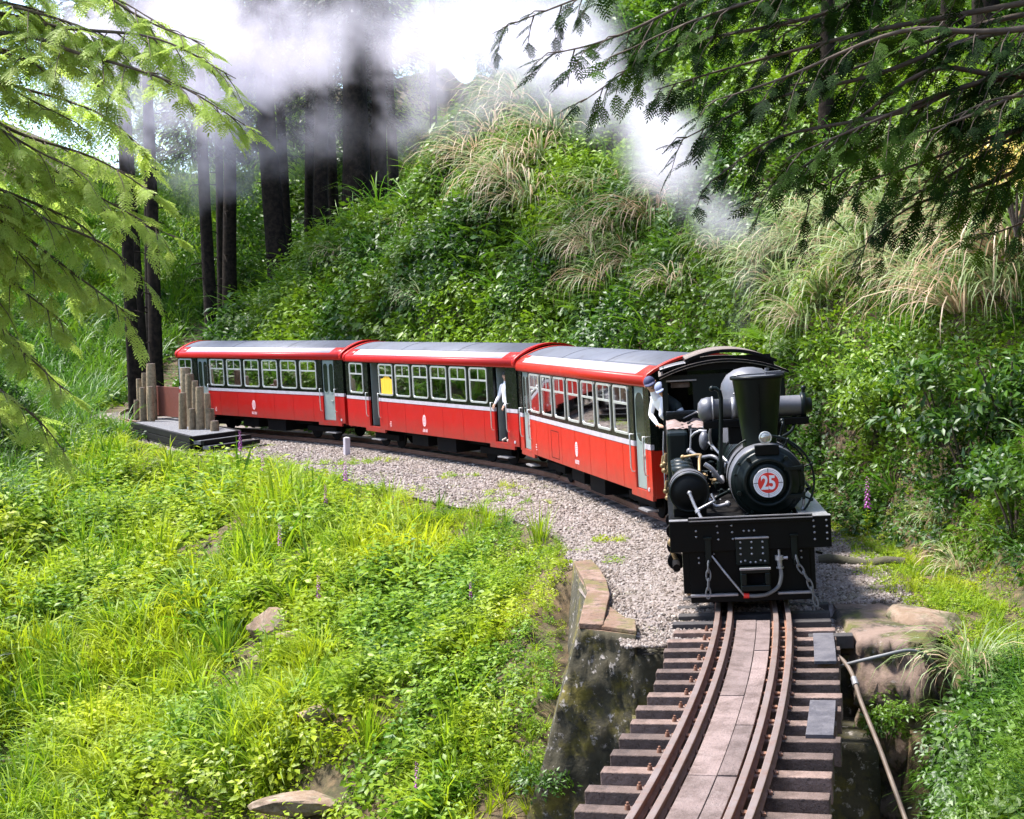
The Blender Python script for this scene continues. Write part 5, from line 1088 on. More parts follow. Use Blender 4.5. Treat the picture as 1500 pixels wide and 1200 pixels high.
def candidates(n, x0, x1, y0, y1, cond, steep=True, dens=None):
    x = rng.uniform(x0, x1, n); y = rng.uniform(y0, y1, n); z = hz(x, y); P = np.stack([x, y, z], 1)
    u, v, w = project(P); k = (w > 1) & (u > -200) & (u < 1700) & (v > -130) & (v < 1360); d, s = track_dist(x, y); k &= cond(x, y, z, d, s)
    P = P[k]; d = d[k]; s = s[k]
    rx, ry, st = slope_rot(P)
    pr = st / 2.7 if steep else np.ones(len(P))
    if dens is not None: pr = pr * dens(P, d, s)
    k = rng.rand(len(P)) < pr; return P[k], rx[k], ry[k], d[k], s[k]
def rots(rx, ry): return np.stack([rx, ry, rng.uniform(0, 6.28, len(rx))], 1)
def in_stone(x, y):          # keep plants off the masonry, platform and path
    a = (x > np.interp(y, [13, 16, 17, 21], [.0, .12, .36, .72])) & (y > 14.6) & (y < 21.3) & (x < 3.8); b = (x > 3.6) & (x < 4.75) & (y > 14.7) & (y < 17.9); u = np.stack([x - DC[0], y - DC[1]], -1)
    e1 = (dk[1] - dk[0]) / np.linalg.norm(dk[1] - dk[0]); e2 = np.array([-e1[1], e1[0]]); l1 = np.linalg.norm(dk[1] - dk[0]) / 2; l2 = np.linalg.norm(dk[2] - dk[1]) / 2 + .2
    c = (np.abs(u @ e1) < l1 + .1) & (np.abs(u @ e2) < l2)
    for rx_, ry_, rr_ in ROCKS: c = c | (np.hypot(x - rx_, y - ry_ + .1) < rr_)
    return a | b | c

# --- grassy bank in front
def by_deck(x, y):
    k = np.zeros(np.shape(x), bool)
    for a, b in ((dk[0], dk[1]), (dk[1], dk[2])):
        ab_ = b - a; t = np.clip(((x - a[0]) * ab_[0] + (y - a[1]) * ab_[1]) / (ab_ @ ab_), 0, 1); k |= np.hypot(x - a[0] - t * ab_[0], y - a[1] - t * ab_[1]) < .8
    return k
bank = lambda x, y, z, d, s: (d < 0) & ~by_deck(x, y) & (x < x_edge(y) - .02 + .25 * vnoise(x, y, .7, 41)) & (x > x_gully(y) - 1.2) & (y < 46) & ~in_stone(x, y) & ~((y > 40) & (d > -2.6))
bare = lambda P: sstep(-.28, -.12, vnoise(P[:, 0], P[:, 1], 2.2, 31) + .5 * vnoise(P[:, 0], P[:, 1], .9, 32) + .04)
P, rx, ry, d, s = candidates(60000, -13.5, 1.0, 13, 46, bank, dens=lambda P, d, s: bare(P) * np.clip(24 / P[:, 1], .45, 1.2) * sstep(-.3, .2, vnoise(P[:, 0], P[:, 1], 1.8, 33)) * .62)
near_g = [tuft(1, 24, (.35, .75), .022, (.8, 2.0), m=G_grass), tuft(2, 20, (.45, .95), .026, (.9, 2.2), .09, m=G_grass), tuft(3, 26, (.25, .5), .018, (.5, 1.6), m=G_grass), tuft(4, 18, (.4, .8), .024, (.1, .7), lean=(0, .3), m=G_grass)]
scatter('bank_grass', P, rots(rx, ry), (.55 + 1.15 * rng.rand(len(P)) ** 1.6) * np.clip(P[:, 1] / 24, .85, 1.4) * (.4 + .6 * sstep(.1, 1.8, x_edge(P[:, 1]) - P[:, 0])), rng.choice(4, len(P), p=[.35, .25, .3, .1]), near_g, 'bright yellow-green grass growing over the sunny bank below the gravel', 'grass')
P, rx, ry, d, s = candidates(60000, -13.5, 1.0, 13, 46, bank, dens=lambda P, d, s: (.32 + .68 * bare(P)) * np.clip(24 / P[:, 1], .45, 1.2) * sstep(-.15, .2, -vnoise(P[:, 0], P[:, 1], 1.8, 33) + .12) * .85)
near_l = [clump(11, 46, .28, .30, (.07, .12), m=G_leaf), clump(12, 36, .24, .34, (.09, .15), m=G_leaf), stalky(13, 8, (.3, .6), m=G_leaf, L=(.09, .15)), stalky(14, 6, (.4, .75), m=G_leaf, L=(.09, .15)), clump(15, 60, .3, .18, (.045, .075), m=G_leaf)]
scatter('bank_weeds', P, rots(rx, ry), (.6 + 1.2 * rng.rand(len(P)) ** 1.7) * np.clip(P[:, 1] / 24, .85, 1.4) * (.4 + .6 * sstep(.1, 1.8, x_edge(P[:, 1]) - P[:, 0])), rng.choice(5, len(P), p=[.3, .25, .15, .1, .2]), near_l, 'low leafy weeds mixed through the grass of the sunny bank', 'weeds')
# --- shaded bank across the gully and ground beyond
left = lambda x, y, z, d, s: ((d < -2.0) & ((x < x_gully(y) + .8) | (y > 46))) & ~in_stone(x, y)
P, rx, ry, d, s = candidates(110000, -40, -6, 12, 110, left, dens=lambda P, d, s: np.clip(30 / P[:, 1], .2, 1.0))
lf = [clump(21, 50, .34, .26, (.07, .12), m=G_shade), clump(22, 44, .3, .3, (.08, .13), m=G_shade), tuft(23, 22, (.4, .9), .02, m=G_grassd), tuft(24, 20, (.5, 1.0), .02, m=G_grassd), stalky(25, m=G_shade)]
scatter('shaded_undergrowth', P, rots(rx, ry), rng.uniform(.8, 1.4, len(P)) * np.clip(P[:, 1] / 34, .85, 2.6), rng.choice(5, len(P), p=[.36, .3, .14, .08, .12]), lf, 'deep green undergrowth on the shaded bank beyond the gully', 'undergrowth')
# --- hillside behind the train
hill = lambda x, y, z, d, s: (d > np.interp(s, [-10, -3, 2, 5, 7, 60], [1.9, 3.3, 3.3, 2.4, 1.85, 1.85])) & ~in_stone(x, y) & (d < 26)
P, rx, ry, d, s = candidates(215000, -24, 17, 9, 110, hill, dens=lambda P, d, s: np.clip(28 / P[:, 1], .22, 1.1) * (.9 + .1 * sstep(-.22, -.02, vnoise(P[:, 0], P[:, 1], 1.9, 2) + .4 * vnoise(P[:, 0], P[:, 2], 1.1, 71))))
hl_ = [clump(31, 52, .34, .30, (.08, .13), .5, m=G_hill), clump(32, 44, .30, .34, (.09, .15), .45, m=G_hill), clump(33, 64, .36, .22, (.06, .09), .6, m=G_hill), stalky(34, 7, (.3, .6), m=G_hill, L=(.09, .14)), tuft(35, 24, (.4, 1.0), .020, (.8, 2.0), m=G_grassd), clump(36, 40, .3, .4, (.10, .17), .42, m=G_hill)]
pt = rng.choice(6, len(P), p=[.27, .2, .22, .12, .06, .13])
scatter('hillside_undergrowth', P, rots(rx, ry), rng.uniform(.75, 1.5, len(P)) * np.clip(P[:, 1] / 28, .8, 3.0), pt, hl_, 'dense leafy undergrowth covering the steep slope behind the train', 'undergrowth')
cl = lambda x, y, z, d, s: (d > 1.85) & (d < 3.2) & (y < 14.6) & (z > -2.2)
P, rx, ry, d, s = candidates(26000, 1.5, 7, 8.5, 14.7, cl, dens=lambda P, d, s: .8 + 0 * d)
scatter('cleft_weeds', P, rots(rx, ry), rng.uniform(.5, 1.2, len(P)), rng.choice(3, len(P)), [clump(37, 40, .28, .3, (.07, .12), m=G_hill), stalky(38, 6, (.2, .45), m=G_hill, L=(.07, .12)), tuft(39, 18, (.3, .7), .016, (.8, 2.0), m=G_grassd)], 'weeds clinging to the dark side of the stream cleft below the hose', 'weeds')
# --- short herbs on the moss flat and in the gravel
flat = lambda x, y, z, d, s: (((d > 1.45) & (d < 4.2) & (y < 24)) | (by_deck(x, y) & (d < -1.8)) | ((d < -1.5) & (x > x_edge(y) - .3) & (vnoise(x, y, 1.3, 51) + .6 * vnoise(x, y, .5, 52) > .20) & (y > 21))) & ~in_stone(x, y) & (y > 12)
P, rx, ry, d, s = candidates(60000, -12, 8, 12, 46, flat, False, dens=lambda P, d, s: np.where(d > 0, .9 * sstep(1.4, 2.4, d), np.where(by_deck(P[:, 0], P[:, 1]), 1, .35)))
scatter('moss_and_herbs', P, rots(rx, ry), rng.uniform(.3, .62, len(P)), rng.choice(3, len(P)), [clump(41, 60, .3, .12, (.05, .08), m=G_leaf), tuft(42, 24, (.2, .45), .014, m=G_grass), clump(43, 40, .25, .14, (.06, .1), m=G_grass)], 'short moss and herbs on the flat beside the track and in the gravel', 'herbs')
# --- ballast stones
def stone_me(seed):
    r = np.random.RandomState(seed); bm = bmesh.new(); bmesh.ops.create_icosphere(bm, subdivisions=1, radius=1)
    for v in bm.verts: v.co = v.co * r.uniform(.7, 1.15); v.co.z *= .55
    me = bpy.data.meshes.new('stone'); bm.to_mesh(me); bm.free(); me.materials.append(M_pebble); return me
gr = lambda x, y, z, d, s: (d < 2.0) & (x > x_edge(y) + .02) & (d > -5.2) & (y > 15.9) & (np.abs(d) > .0) & ~((x < 1.18) & (y < 21.2)) & (s < 42)
x = rng.uniform(-12, 5.5, 300000); y = 15.9 + 33 * rng.rand(300000) ** 1.7; z = np.maximum(hz(x, y, False), -.21); d, s = track_dist(x, y); k = gr(x, y, z, d, s); k &= (s < 8) | (d < -.6)
x, y, z, d, s = x[k], y[k], z[k], d[k], s[k]; k = rng.rand(len(x)) < np.where(d < -2.6, .42, .95); x, y, z = x[k], y[k], z[k]
P = np.stack([x, y, z + .008], 1); sc_ = (.011 + .024 * rng.rand(len(P)) ** 1.8) * np.clip(P[:, 1] / 20, 1, 1.5)
scatter('ballast_stones', P, rng.uniform(0, 6.28, (len(P), 3)), sc_, rng.choice(4, len(P)), [stone_me(i) for i in range(4)], 'loose pale ballast stones along the curved track bed', 'gravel')

# --- silver grass clumps, ferns, tall grasses, foxgloves, shrubs
def silver(seed, n=120, L=(.7, 1.5), w=.022, droop=(1.7, 2.9), lean=(.1, .9), spread=.15, dr=None):
    g = Veg(seed)
    for k in range(n):
        a = g.r.uniform(0, 6.283) if dr is None else g.r.normal(dr, .8); rr = spread * math.sqrt(g.r.rand())
        g.blade((rr * math.cos(a), rr * math.sin(a), -.05), a + g.r.uniform(-.4, .4), g.r.uniform(*L), w * g.r.uniform(.6, 1.2), g.r.uniform(*lean), g.r.uniform(*droop), 6, g.r.rand(), g.r.uniform(-.5, .5))
    return g
S_green = [silver(61).mesh('green_blades', G_silver), silver(62, 60).mesh('green_blades', G_silver)]
S_dry = [silver(63, 115, (.7, 1.6), .019, (1.8, 2.9), (.3, 1.0)).mesh('dry_blades', G_dry), silver(64, 45, (.5, 1.2), .018, (1.8, 2.8), (.3, 1.0)).mesh('dry_blades', G_dry)]
for i, (u, v, sc_, dry, lab) in enumerate([
    (772, 165, 2.6, 0, 'huge tan silver grass clump hanging from the hilltop in the steam'), (728, 215, 2.2, 0, 'dry silver grass clump just below the huge hilltop clump'), (790, 240, 2.2, 0, 'brown hanging silver grass over the dark hollow with ferns'),
    (700, 240, 2.2, 0, 'drooping tan silver grass on the flank of the hilltop tuft'), (748, 275, 2.3, 0, 'tan silver grass sheet hanging below the hilltop tuft'), (815, 205, 2.2, 0, 'tan silver grass beside the dark bushes of the hilltop'), (780, 310, 2.0, 0, 'lowest hanging beard of brown silver grass above the ferns'),
    (960, 330, 2.0, 0, 'tan silver grass clump under the drifting steam'), (905, 285, 1.5, 1, 'green silver grass beside the steam column on the slope'), (1000, 300, 1.5, 0, None),
    (500, 385, 1.2, 0, 'small brown silver grass clump near the dark trunks'), (622, 445, 1.3, 1, 'silver grass tuft just above the middle carriage roof'), (600, 340, 1.2, 1, 'grey-green silver grass high on the slope above the carriages'),
    (1180, 320, 1.7, 1, None),
    (1240, 345, 1.6, 1, None),
    (1300, 335, 1.7, 1, None),
    (1350, 300, 1.8, 0, None),
    (1440, 300, 1.8, 0, None),
    (1480, 380, 1.7, 0, None),
    (1420, 360, 1.7, 1, None),
    (1390, 240, 1.6, 1, None),
    (1120, 400, 1.5, 1, None),
    (1330, 420, 1.4, 0, None),
    (1460, 440, 1.5, 0, None),
    (1270, 400, 1.4, 1, None),
    (1210, 385, 1.4, 0, None),
    (1390, 420, 1.4, 1, None),
    (1330, 240, 1.5, 1, None),
    (1470, 190, 1.5, 1, None),
    (880, 380, 1.4, 1, 'MID'),
    (940, 400, 1.4, 0, 'MID'),
    (1060, 380, 1.4, 1, None),
    (850, 320, 1.3, 1, 'MID'),
    (1357, 425, 1.3, 0, None),
    (1215, 331, 1.3, 1, None),
    (1357, 350, 1.3, 1, None),
    (1435, 340, 1.5, 1, None),
    (1206, 445, 1.5, 1, None),
    (1200, 373, 1.1, 0, None),
    (1176, 363, 1.5, 1, None),
    (1152, 428, 1.5, 0, None),
    (1269, 382, 1.5, 0, None),
    (1491, 437, 1.1, 1, None),
    (1227, 431, 1.3, 1, None),
    (1142, 381, 1.5, 0, None),
    (1330, 344, 1.3, 1, None),
    (1191, 336, 1.1, 1, None),
    (1496, 358, 1.5, 0, None),
    (1182, 478, 1.1, 0, None),
    (1289, 332, 1.1, 0, None),
    (1396, 334, 1.5, 0, None),
    (1413, 457, 1.5, 0, None),
    (1335, 347, 1.3, 0, None),
    (1447, 353, 1.5, 1, None),
    (1194, 374, 1.5, 1, None),
    (870, 288, 1.5, 1, 'MID'),
    (898, 343, 1.2, 0, 'MID'),
    (963, 335, 1.2, 1, 'MID'),
    (989, 286, 1.5, 1, 'MID'),
    (993, 426, 1.2, 0, 'MID'),
    (888, 424, 1.5, 0, 'MID'),
    (913, 377, 1.2, 1, 'MID'),
    (864, 372, 1.5, 0, 'MID'),
    (1405, 835, .75, 1, 'pale arching silver grass standing on the moss flat'), (1425, 985, .85, 1, 'white-streaked silver grass clump beside the stone abutment'), (1440, 1080, .7, 1, 'silver grass clump low on the bank under the abutment'), (1375, 770, .6, 1, 'upright silver grass tuft in front of the leafy shrubs')]):
    p = ground_hit(u, v); e = empty('silver_grass_clump', loc=(p[0], p[1], p[2] - .02)); e.rotation_euler = (0, 0, i * 1.3); e.scale = (sc_, sc_, sc_)
    tag(e, 'tan silver grass clump on the slope between the steam and the first carriage' if lab == 'MID' else lab or 'silver grass clump in the band high on the slope above the locomotive', 'silver grass', 'silver grass clumps on the slope')
    for nm_, me in (('green_blades', S_green[i % 2]), ('dry_blades', S_dry[0 if dry == 0 and (lab is not None or i % 3 == 0) else 1])): o = bpy.data.objects.new(nm_, me); COL.objects.link(o); o.parent = e
g = Veg(71)
for j in range(22):
    t = j / 21; p = np.array([.75 * t, 0, .25 * t - .35 * t * t]); l = .17 * math.sin(math.pi * min(1, .18 + t * .82)) + .02
    for sd in (-1, 1): g.leaf(p, np.array([.35, sd, -.15]), np.array([0, 0, 1.]), l, .035, g.r.rand(), .1)
frond_me = g.mesh('frond', G_fern)
for i, (u, v) in enumerate([(745, 330), (700, 355), (735, 375), (705, 400), (770, 345), (690, 310), (1130, 520), (860, 470)]):
    p = ground_hit(u, v); e = empty('fern', loc=(p[0], p[1], p[2] + .15)); tag(e, 'bright fern with spreading fronds in the dark hollow of the slope' if i < 6 else ('fern on the slope above the cab roof' if i == 6 else 'fern on the slope above the first carriage'), 'fern', 'ferns on the slope'); e.scale = (1.5, 1.5, 1.5)
    for k in range(6): o = bpy.data.objects.new('frond', frond_me); COL.objects.link(o); o.parent = e; o.rotation_euler = (0, -.35 - .1 * (k % 3), k * 1.05 + i); o.scale = (1, 1, 1)
TG = [tuft(81, 46, (.5, 1.0), .022, (.1, .9), .10, G_grass, (0, .28)), tuft(82, 40, (.5, .85), .02, (.1, .8), .12, G_grass, (0, .3))]
for i, (u, v, sc_, lab) in enumerate([(570, 760, 1.15, 'tallest upright grass clump at the gravel edge'), (625, 775, .85, 'upright grass clump beside the tallest one at the gravel edge'), (715, 785, .8, 'lone bushy grass clump at the gravel edge midway to the coping'), (790, 800, 1.0, 'yellow-green grass clump at the gravel edge near the brick coping'), (540, 1090, .9, 'upright yellow grass clump low on the bank beside the stone slab'), (690, 960, .8, 'yellow grass clump on the middle of the bank')]):
    p = ground_hit(u, v); o = bpy.data.objects.new('grass_clump', TG[i % 2]); COL.objects.link(o); o.location = p; o.scale = (sc_,) * 3; o.rotation_euler = (0, 0, i); tag(o, lab, 'grass clump', 'tall grass clumps on the bank')
fx = Veg(91)
for j in range(34):
    t = j / 33; a = j * 2.4; p = np.array([.012 * math.cos(a), .012 * math.sin(a), .45 + .42 * t]); l = .055 * (1.1 - .75 * t); fx.leaf(p, np.array([math.cos(a), math.sin(a), -.55]), np.array([math.cos(a), math.sin(a), 1.]), l, l * .75, fx.r.rand(), -.4)
    fx.leaf(p, np.array([math.cos(a), math.sin(a), -.75]), np.array([math.sin(a), -math.cos(a), .3]), l, l * .6, fx.r.rand(), .3)
fx_me = fx.mesh('flower_spike', G_fox)
fl = Veg(92); fl.blade((0, 0, 0), 0, .9, .014, 0, .05, 4, .3); fl.blade((0, 0, 0), 1.57, .9, .014, 0, .05, 4, .3)
for j in range(12): a = j * 2.4; fl.leaf((0, 0, .05 + .03 * j), np.array([math.cos(a), math.sin(a), .4]), np.array([0, 0, 1.]), .2 - .012 * j, .06, fl.r.rand())
fl_me = fl.mesh('leafy_stem', G_leaf)
for i, (u, v, sc_, lab) in enumerate([(353, 690, 1.1, 'purple foxglove spike standing beside the platform steps'), (386, 715, .9, 'purple foxglove spike in the grass near the platform steps'), (338, 710, .6, 'faint small foxglove at the platform foot'), (507, 738, 1.0, 'foxglove at the gravel edge below the white marker post'), (478, 770, .9, 'foxglove on the bank just below the gravel edge'), (411, 835, .9, 'foxglove on the bank above the boulders'), (468, 915, .85, 'purple foxglove beside the largest boulder'), (612, 1195, .7, 'small foxglove low on the bank by the stone slab'), (690, 905, .6, 'dim foxglove in the middle of the bank'), (1271, 790, 1.0, 'pink foxglove on the slope beside the locomotive')]):
    p = ground_hit(u, v); e = empty('foxglove', loc=(p[0], p[1], p[2] - .02)); e.scale = (sc_ * 1.15,) * 3; tag(e, lab, 'foxglove', 'foxgloves')
    for nm_, me in (('leafy_stem', fl_me), ('flower_spike', fx_me)): o = bpy.data.objects.new(nm_, me); COL.objects.link(o); o.parent = e
def shrub_me(seed, n, rad, h, L, m, asp=.42):
    g = Veg(seed); cs = [(g.r.normal(0, rad * .45, 3) * np.array([1, 1, .6]) + np.array([0, 0, h * .55]), g.r.uniform(.45, .75) * rad) for _ in range(9)]
    for k in range(n):
        c, r0 = cs[g.r.randint(9)]; nrm = g.r.normal(0, 1, 3); nrm[2] = abs(nrm[2]) * .8 + .1; nrm /= np.linalg.norm(nrm); p = c + nrm * r0 * g.r.uniform(.7, 1.02) * np.array([1, 1, .8]); d = nrm * .6 + g.r.normal(0, .6, 3); d[2] -= .35
        l = g.r.uniform(*L); g.leaf(p, d, nrm + np.array([0, 0, .6]), l, l * asp, g.r.rand())
    return g.mesh('foliage', m)
SH = [shrub_me(101, 900, .75, 1.3, (.10, .17), G_hill), shrub_me(102, 800, .7, 1.2, (.11, .18), G_hill)]
stem = MB(); 
for k in range(5): a = k * 1.26; stem.tube([(0, 0, -.2), (.15 * math.cos(a), .15 * math.sin(a), .35), (.4 * math.cos(a), .4 * math.sin(a), .95)], [.025, .018, .008], 6)
stem_me = stem.mesh('stems', M_twig)
for i, (u, v, sc_, lab) in enumerate([(1420, 720, 1.15, 'leafy shrub bulging out above the arching silver grass'), (1480, 640, 1.2, 'glossy leafy shrub on the slope, upper of the pair'), (1380, 640, 1.0, 'leafy shrub overhanging the shaded hollow beside the locomotive'), (1290, 640, .95, 'shrub with long leaves directly behind the cross tank end'), (1490, 790, 1.0, 'dark leafy shrub low on the slope beside the silver grass'), (1460, 1150, .7, 'leafy shrub low on the bank under the abutment'), (778, 1185, .5, 'leafy shrub at the foot of the concrete wing wall'), (1300, 1170, .42, 'small sapling rooted in the cleft under the sleepers')]):
    p = ground_hit(u, v); e = empty('shrub', loc=(p[0], p[1], p[2] - .1)); e.scale = (sc_,) * 3; e.rotation_euler = (0, 0, i * 1.9); tag(e, lab, 'shrub', 'shrubs on the slope')
    for nm_, me in (('foliage', SH[i % 2]), ('stems', stem_me)): o = bpy.data.objects.new(nm_, me); COL.objects.link(o); o.parent = e
p = at(1490, 235, 19); p[2] = max(p[2] - .8, hz(p[:1], p[1:2])[0]); e = empty('shrub', loc=p); tag(e, 'shrub with pale yellow leaves among the silver grass', 'shrub')
o = bpy.data.objects.new('foliage', shrub_me(105, 500, .55, 1.1, (.08, .14), G_red)); COL.objects.link(o); o.parent = e; o = bpy.data.objects.new('stems', stem_me); COL.objects.link(o); o.parent = e

# ------------------------------------------------------------------ conifers near the camera
def spray_arrays(seed, L=.32):
    g = Veg(seed)
    def needle(p, d, l, w, up):
        d = d / np.linalg.norm(d); sd = np.cross(d, up); sd /= np.linalg.norm(sd) + 1e-6; m = p + d * l * .4
        g.put([p, m + sd * w / 2, p + d * l - up * l * .1, m - sd * w / 2], [(0, 1, 2), (0, 2, 3)], g.r.rand())
    up = np.array([0, 0, 1.])
    for j in range(8):
        t = .08 + .92 * j / 7; p = np.array([L * t, 0, -.05 * L * t - .16 * L * t * t]); tl = L * .52 * (1.08 - t * .82) * g.r.uniform(.8, 1.15)
        for sd in ((-1, 1) if j < 7 else (0,)):
            d = np.array([.85, sd * .75, -.12 - .12 * g.r.rand()]); d /= np.linalg.norm(d)
            for k in range(4):
                q = p + d * tl * k / 4; q[2] -= .10 * tl * (k / 4) ** 2; l = tl * .36
                needle(q, d + np.array([.1, 0, 0]) + g.r.normal(0, .08, 3), l, .020, up + g.r.normal(0, .12, 3))
                if k < 3: sx = np.cross(d, up); needle(q, d * .8 + sx * .55, l * .8, .016, up + g.r.normal(0, .12, 3)); needle(q, d * .8 - sx * .55, l * .8, .016, up + g.r.normal(0, .12, 3))
    return g.arrays()
def conifer(name, base, top_z, rad, limbs, m_leaf, label, seed, shoot=(.35, .8), spr=(.24, .40), dens=1.0, droop=.5):
    r = np.random.RandomState(seed); root = empty(name, loc=base); tag(root, label, 'tree'); base = np.array(base, float)
    H = top_z - base[2]; tr = MB(); tr.tube([(0, 0, -.4), (.05, .02, H * .3), (-.04, .05, H * .65), (0, 0, H)], [rad * 1.25, rad, rad * .75, rad * .3], 14); tr.build('trunk', M_bark, root)
    protos_ = [spray_arrays(seed * 10 + k) for k in range(5)]; VV, FF, AA = [], [], []; n0 = 0; br = MB()
    def put_spray(p, dirv, sc):
        nonlocal n0
        V, F, a = protos_[r.randint(5)]; d = dirv / np.linalg.norm(dirv); s_ = np.cross([0, 0, 1.], d); l = np.linalg.norm(s_); s_ = s_ / l if l > .05 else np.array([1., 0, 0]); u_v = np.cross(d, s_)
        ro = r.normal(0, .28); s2 = s_ * math.cos(ro) + u_v * math.sin(ro); u2 = np.cross(d, s2); M = np.stack([d, s2, u2]) * sc
        VV.append(V @ M + p); FF.append(F + n0); AA.append(np.clip(a * .6 + r.rand() * .4, 0, 1)); n0 += len(V)
    for (tgt, zs, bare_) in limbs:
        tgt = np.array(tgt) - base; st_ = np.array([0, 0, tgt[2] + zs]); mid = st_ * .45 + tgt * .55 + np.array([0, 0, .18 * zs + .12]) + r.normal(0, .12, 3)
        j1, j2, j3 = (r.normal(0, .10, 3) for _ in range(3)); cur = catmull([st_, st_ * .75 + mid * .25 + j1, mid, mid * .62 + tgt * .38 + j2 + np.array([0, 0, .06]), mid * .25 + tgt * .75 + j3 * .7, tgt - np.array([0, 0, .12])], 6)
        Ls = np.concatenate([[0], np.cumsum(np.linalg.norm(np.diff(cur, axis=0), axis=1))]); tot = Ls[-1]
        br.tube(cur, list(np.linspace(.04, .004, len(cur)) ** 1.0), 6); n_s = int(dens * (1 - bare_) * tot / .085)
        for k in range(n_s):
            t = bare_ + (1 - bare_) * (k + r.rand()) / n_s; p = np.array([np.interp(t * tot, Ls, cur[:, i]) for i in range(3)]); q = np.array([np.interp(min(t * tot + .1, tot), Ls, cur[:, i]) for i in range(3)]); ax = q - p
            ax = ax / (np.linalg.norm(ax) + 1e-6) if np.linalg.norm(ax) > 1e-4 else (tgt - mid) / np.linalg.norm(tgt - mid); sd = np.cross(ax, [0, 0, 1.]); sd /= np.linalg.norm(sd) + 1e-6; sg_ = 1 if k % 2 else -1
            dv = ax * r.uniform(.35, .9) + sd * sg_ * r.uniform(.4, 1.0) + np.array([0, 0, r.uniform(-.75, .15) * droop * 2]); dv /= np.linalg.norm(dv); ln = r.uniform(*shoot) * (1.1 - .55 * t)
            e = p + dv * ln + np.array([0, 0, -ln * droop * .4]); m_ = p + dv * ln * .5; br.tube([p, m_, e], [.008, .005, .002], 4, caps=False); nn = max(3, int(ln / .085))
            for j in range(nn):
                f = .2 + .8 * (j + r.rand() * .5) / nn; pp = p * (1 - f) ** 2 + 2 * m_ * f * (1 - f) + e * f * f; s3 = np.cross(dv, [0, 0, 1.]); s3 /= np.linalg.norm(s3) + 1e-6
                put_spray(pp, dv * .8 + s3 * r.normal(0, .75) + np.array([0, 0, r.uniform(-.5, .15)]), r.uniform(*spr) / .32)
    br.build('branches', M_twig, root)
    V = np.concatenate(VV); me = mesh_np('crown', V, np.concatenate(FF), m_leaf, {'var': ('POINT', 'FLOAT', np.concatenate(AA).astype(np.float32))})
    o = bpy.data.objects.new('crown', me); COL.objects.link(o); o.parent = root; return root
rl = np.random.RandomState(4)
Lt = []
for (u, v, y, zs, b) in [(362, 165, 12.5, 1.2, .45), (345, 95, 12.8, 1.0, .4), (300, 45, 13.0, .9, .4), (240, 20, 13.2, .8, .4), (180, 60, 13, .8, .35), (120, 30, 13.4, .7, .35), (60, 80, 13.2, .7, .3), (170, 130, 13.6, .9, .35), (90, 150, 13.2, .8, .3), (30, 190, 13, .8, .3),
                         (225, 265, 14.2, 1.0, .35), (255, 330, 14.0, 1.2, .35), (190, 300, 14.5, 1.0, .3), (130, 240, 13.8, .9, .3), (150, 345, 14.2, 1.1, .3), (205, 385, 14.0, 1.2, .35), (185, 440, 14.0, 1.3, .4), (140, 420, 14.4, 1.1, .3), (80, 310, 13.6, 1.0, .3), (60, 390, 13.8, 1.0, .3), (100, 460, 14.2, 1.2, .4), (20, 290, 13.6, .8, .3), (10, 440, 14, 1.0, .35), (40, 500, 14.3, 1.2, .45), (0, 100, 13, .6, .3), (-40, 250, 13.4, .7, .3), (-30, 380, 13.8, .8, .3), (215, 205, 14.6, 1.0, .4), (100, 560, 14.4, 1.5, .6), (95, 645, 14.6, 2.0, .75), (0, 580, 14.4, 1.4, .6)]:
    Lt.append((at(u, v, y), zs, b))
bz = hz(np.array([-8.2]), np.array([14.2]))[0]
conifer('cedar_tree', (-8.2, 14.2, bz), 12.5, .30, Lt, G_cedL, 'pale yellow-green cedar whose drooping sprays hang over the gully', 3, shoot=(.3, .75), spr=(.15, .30), dens=.72, droop=.45)
Rt = []
for (u, v, y, zs, b) in [(735, 20, 12.5, 1.0, .5), (800, 60, 12.2, 1.0, .5), (850, 130, 12.4, 1.1, .55), (900, 60, 11.8, .9, .5), (960, 110, 12.0, .8, .5), (985, 190, 12.0, .9, .5), (1040, 245, 11.9, .9, .5), (1030, 130, 11.6, .7, .5), (1105, 265, 11.8, .9, .4), (1150, 210, 11.4, .7, .4), (1180, 275, 11.9, .9, .4), (1235, 255, 11.5, .8, .35), (1290, 285, 11.9, .9, .35), (1345, 250, 11.4, .7, .3), (1410, 270, 11.8, .8, .3), (1300, 190, 11.2, .6, .4), (1460, 230, 11.2, .6, .3), (1390, 150, 11.0, .4, .4), (1500, 150, 11, .4, .2), (1110, 115, 12.6, .9, .62), (1020, 30, 12.6, .8, .5), (940, 15, 12.8, .8, .5), (1130, 40, 12.2, .6, .5), (1220, 60, 12.8, .6, .55), (1260, 335, 12.0, 1.2, .72), (1430, 330, 12, 1.1, .72)]:
    Rt.append((at(u, v, y), zs * .8, b))
bz = hz(np.array([6.8]), np.array([10.6]))[0]
conifer('cedar_tree', (6.8, 10.6, bz), 13, .32, Rt, G_cedR, 'cedar darkened as if backlit, whose long limbs hang over the slope above the locomotive', 7, shoot=(.25, .6), spr=(.12, .25), dens=.72, droop=.75)

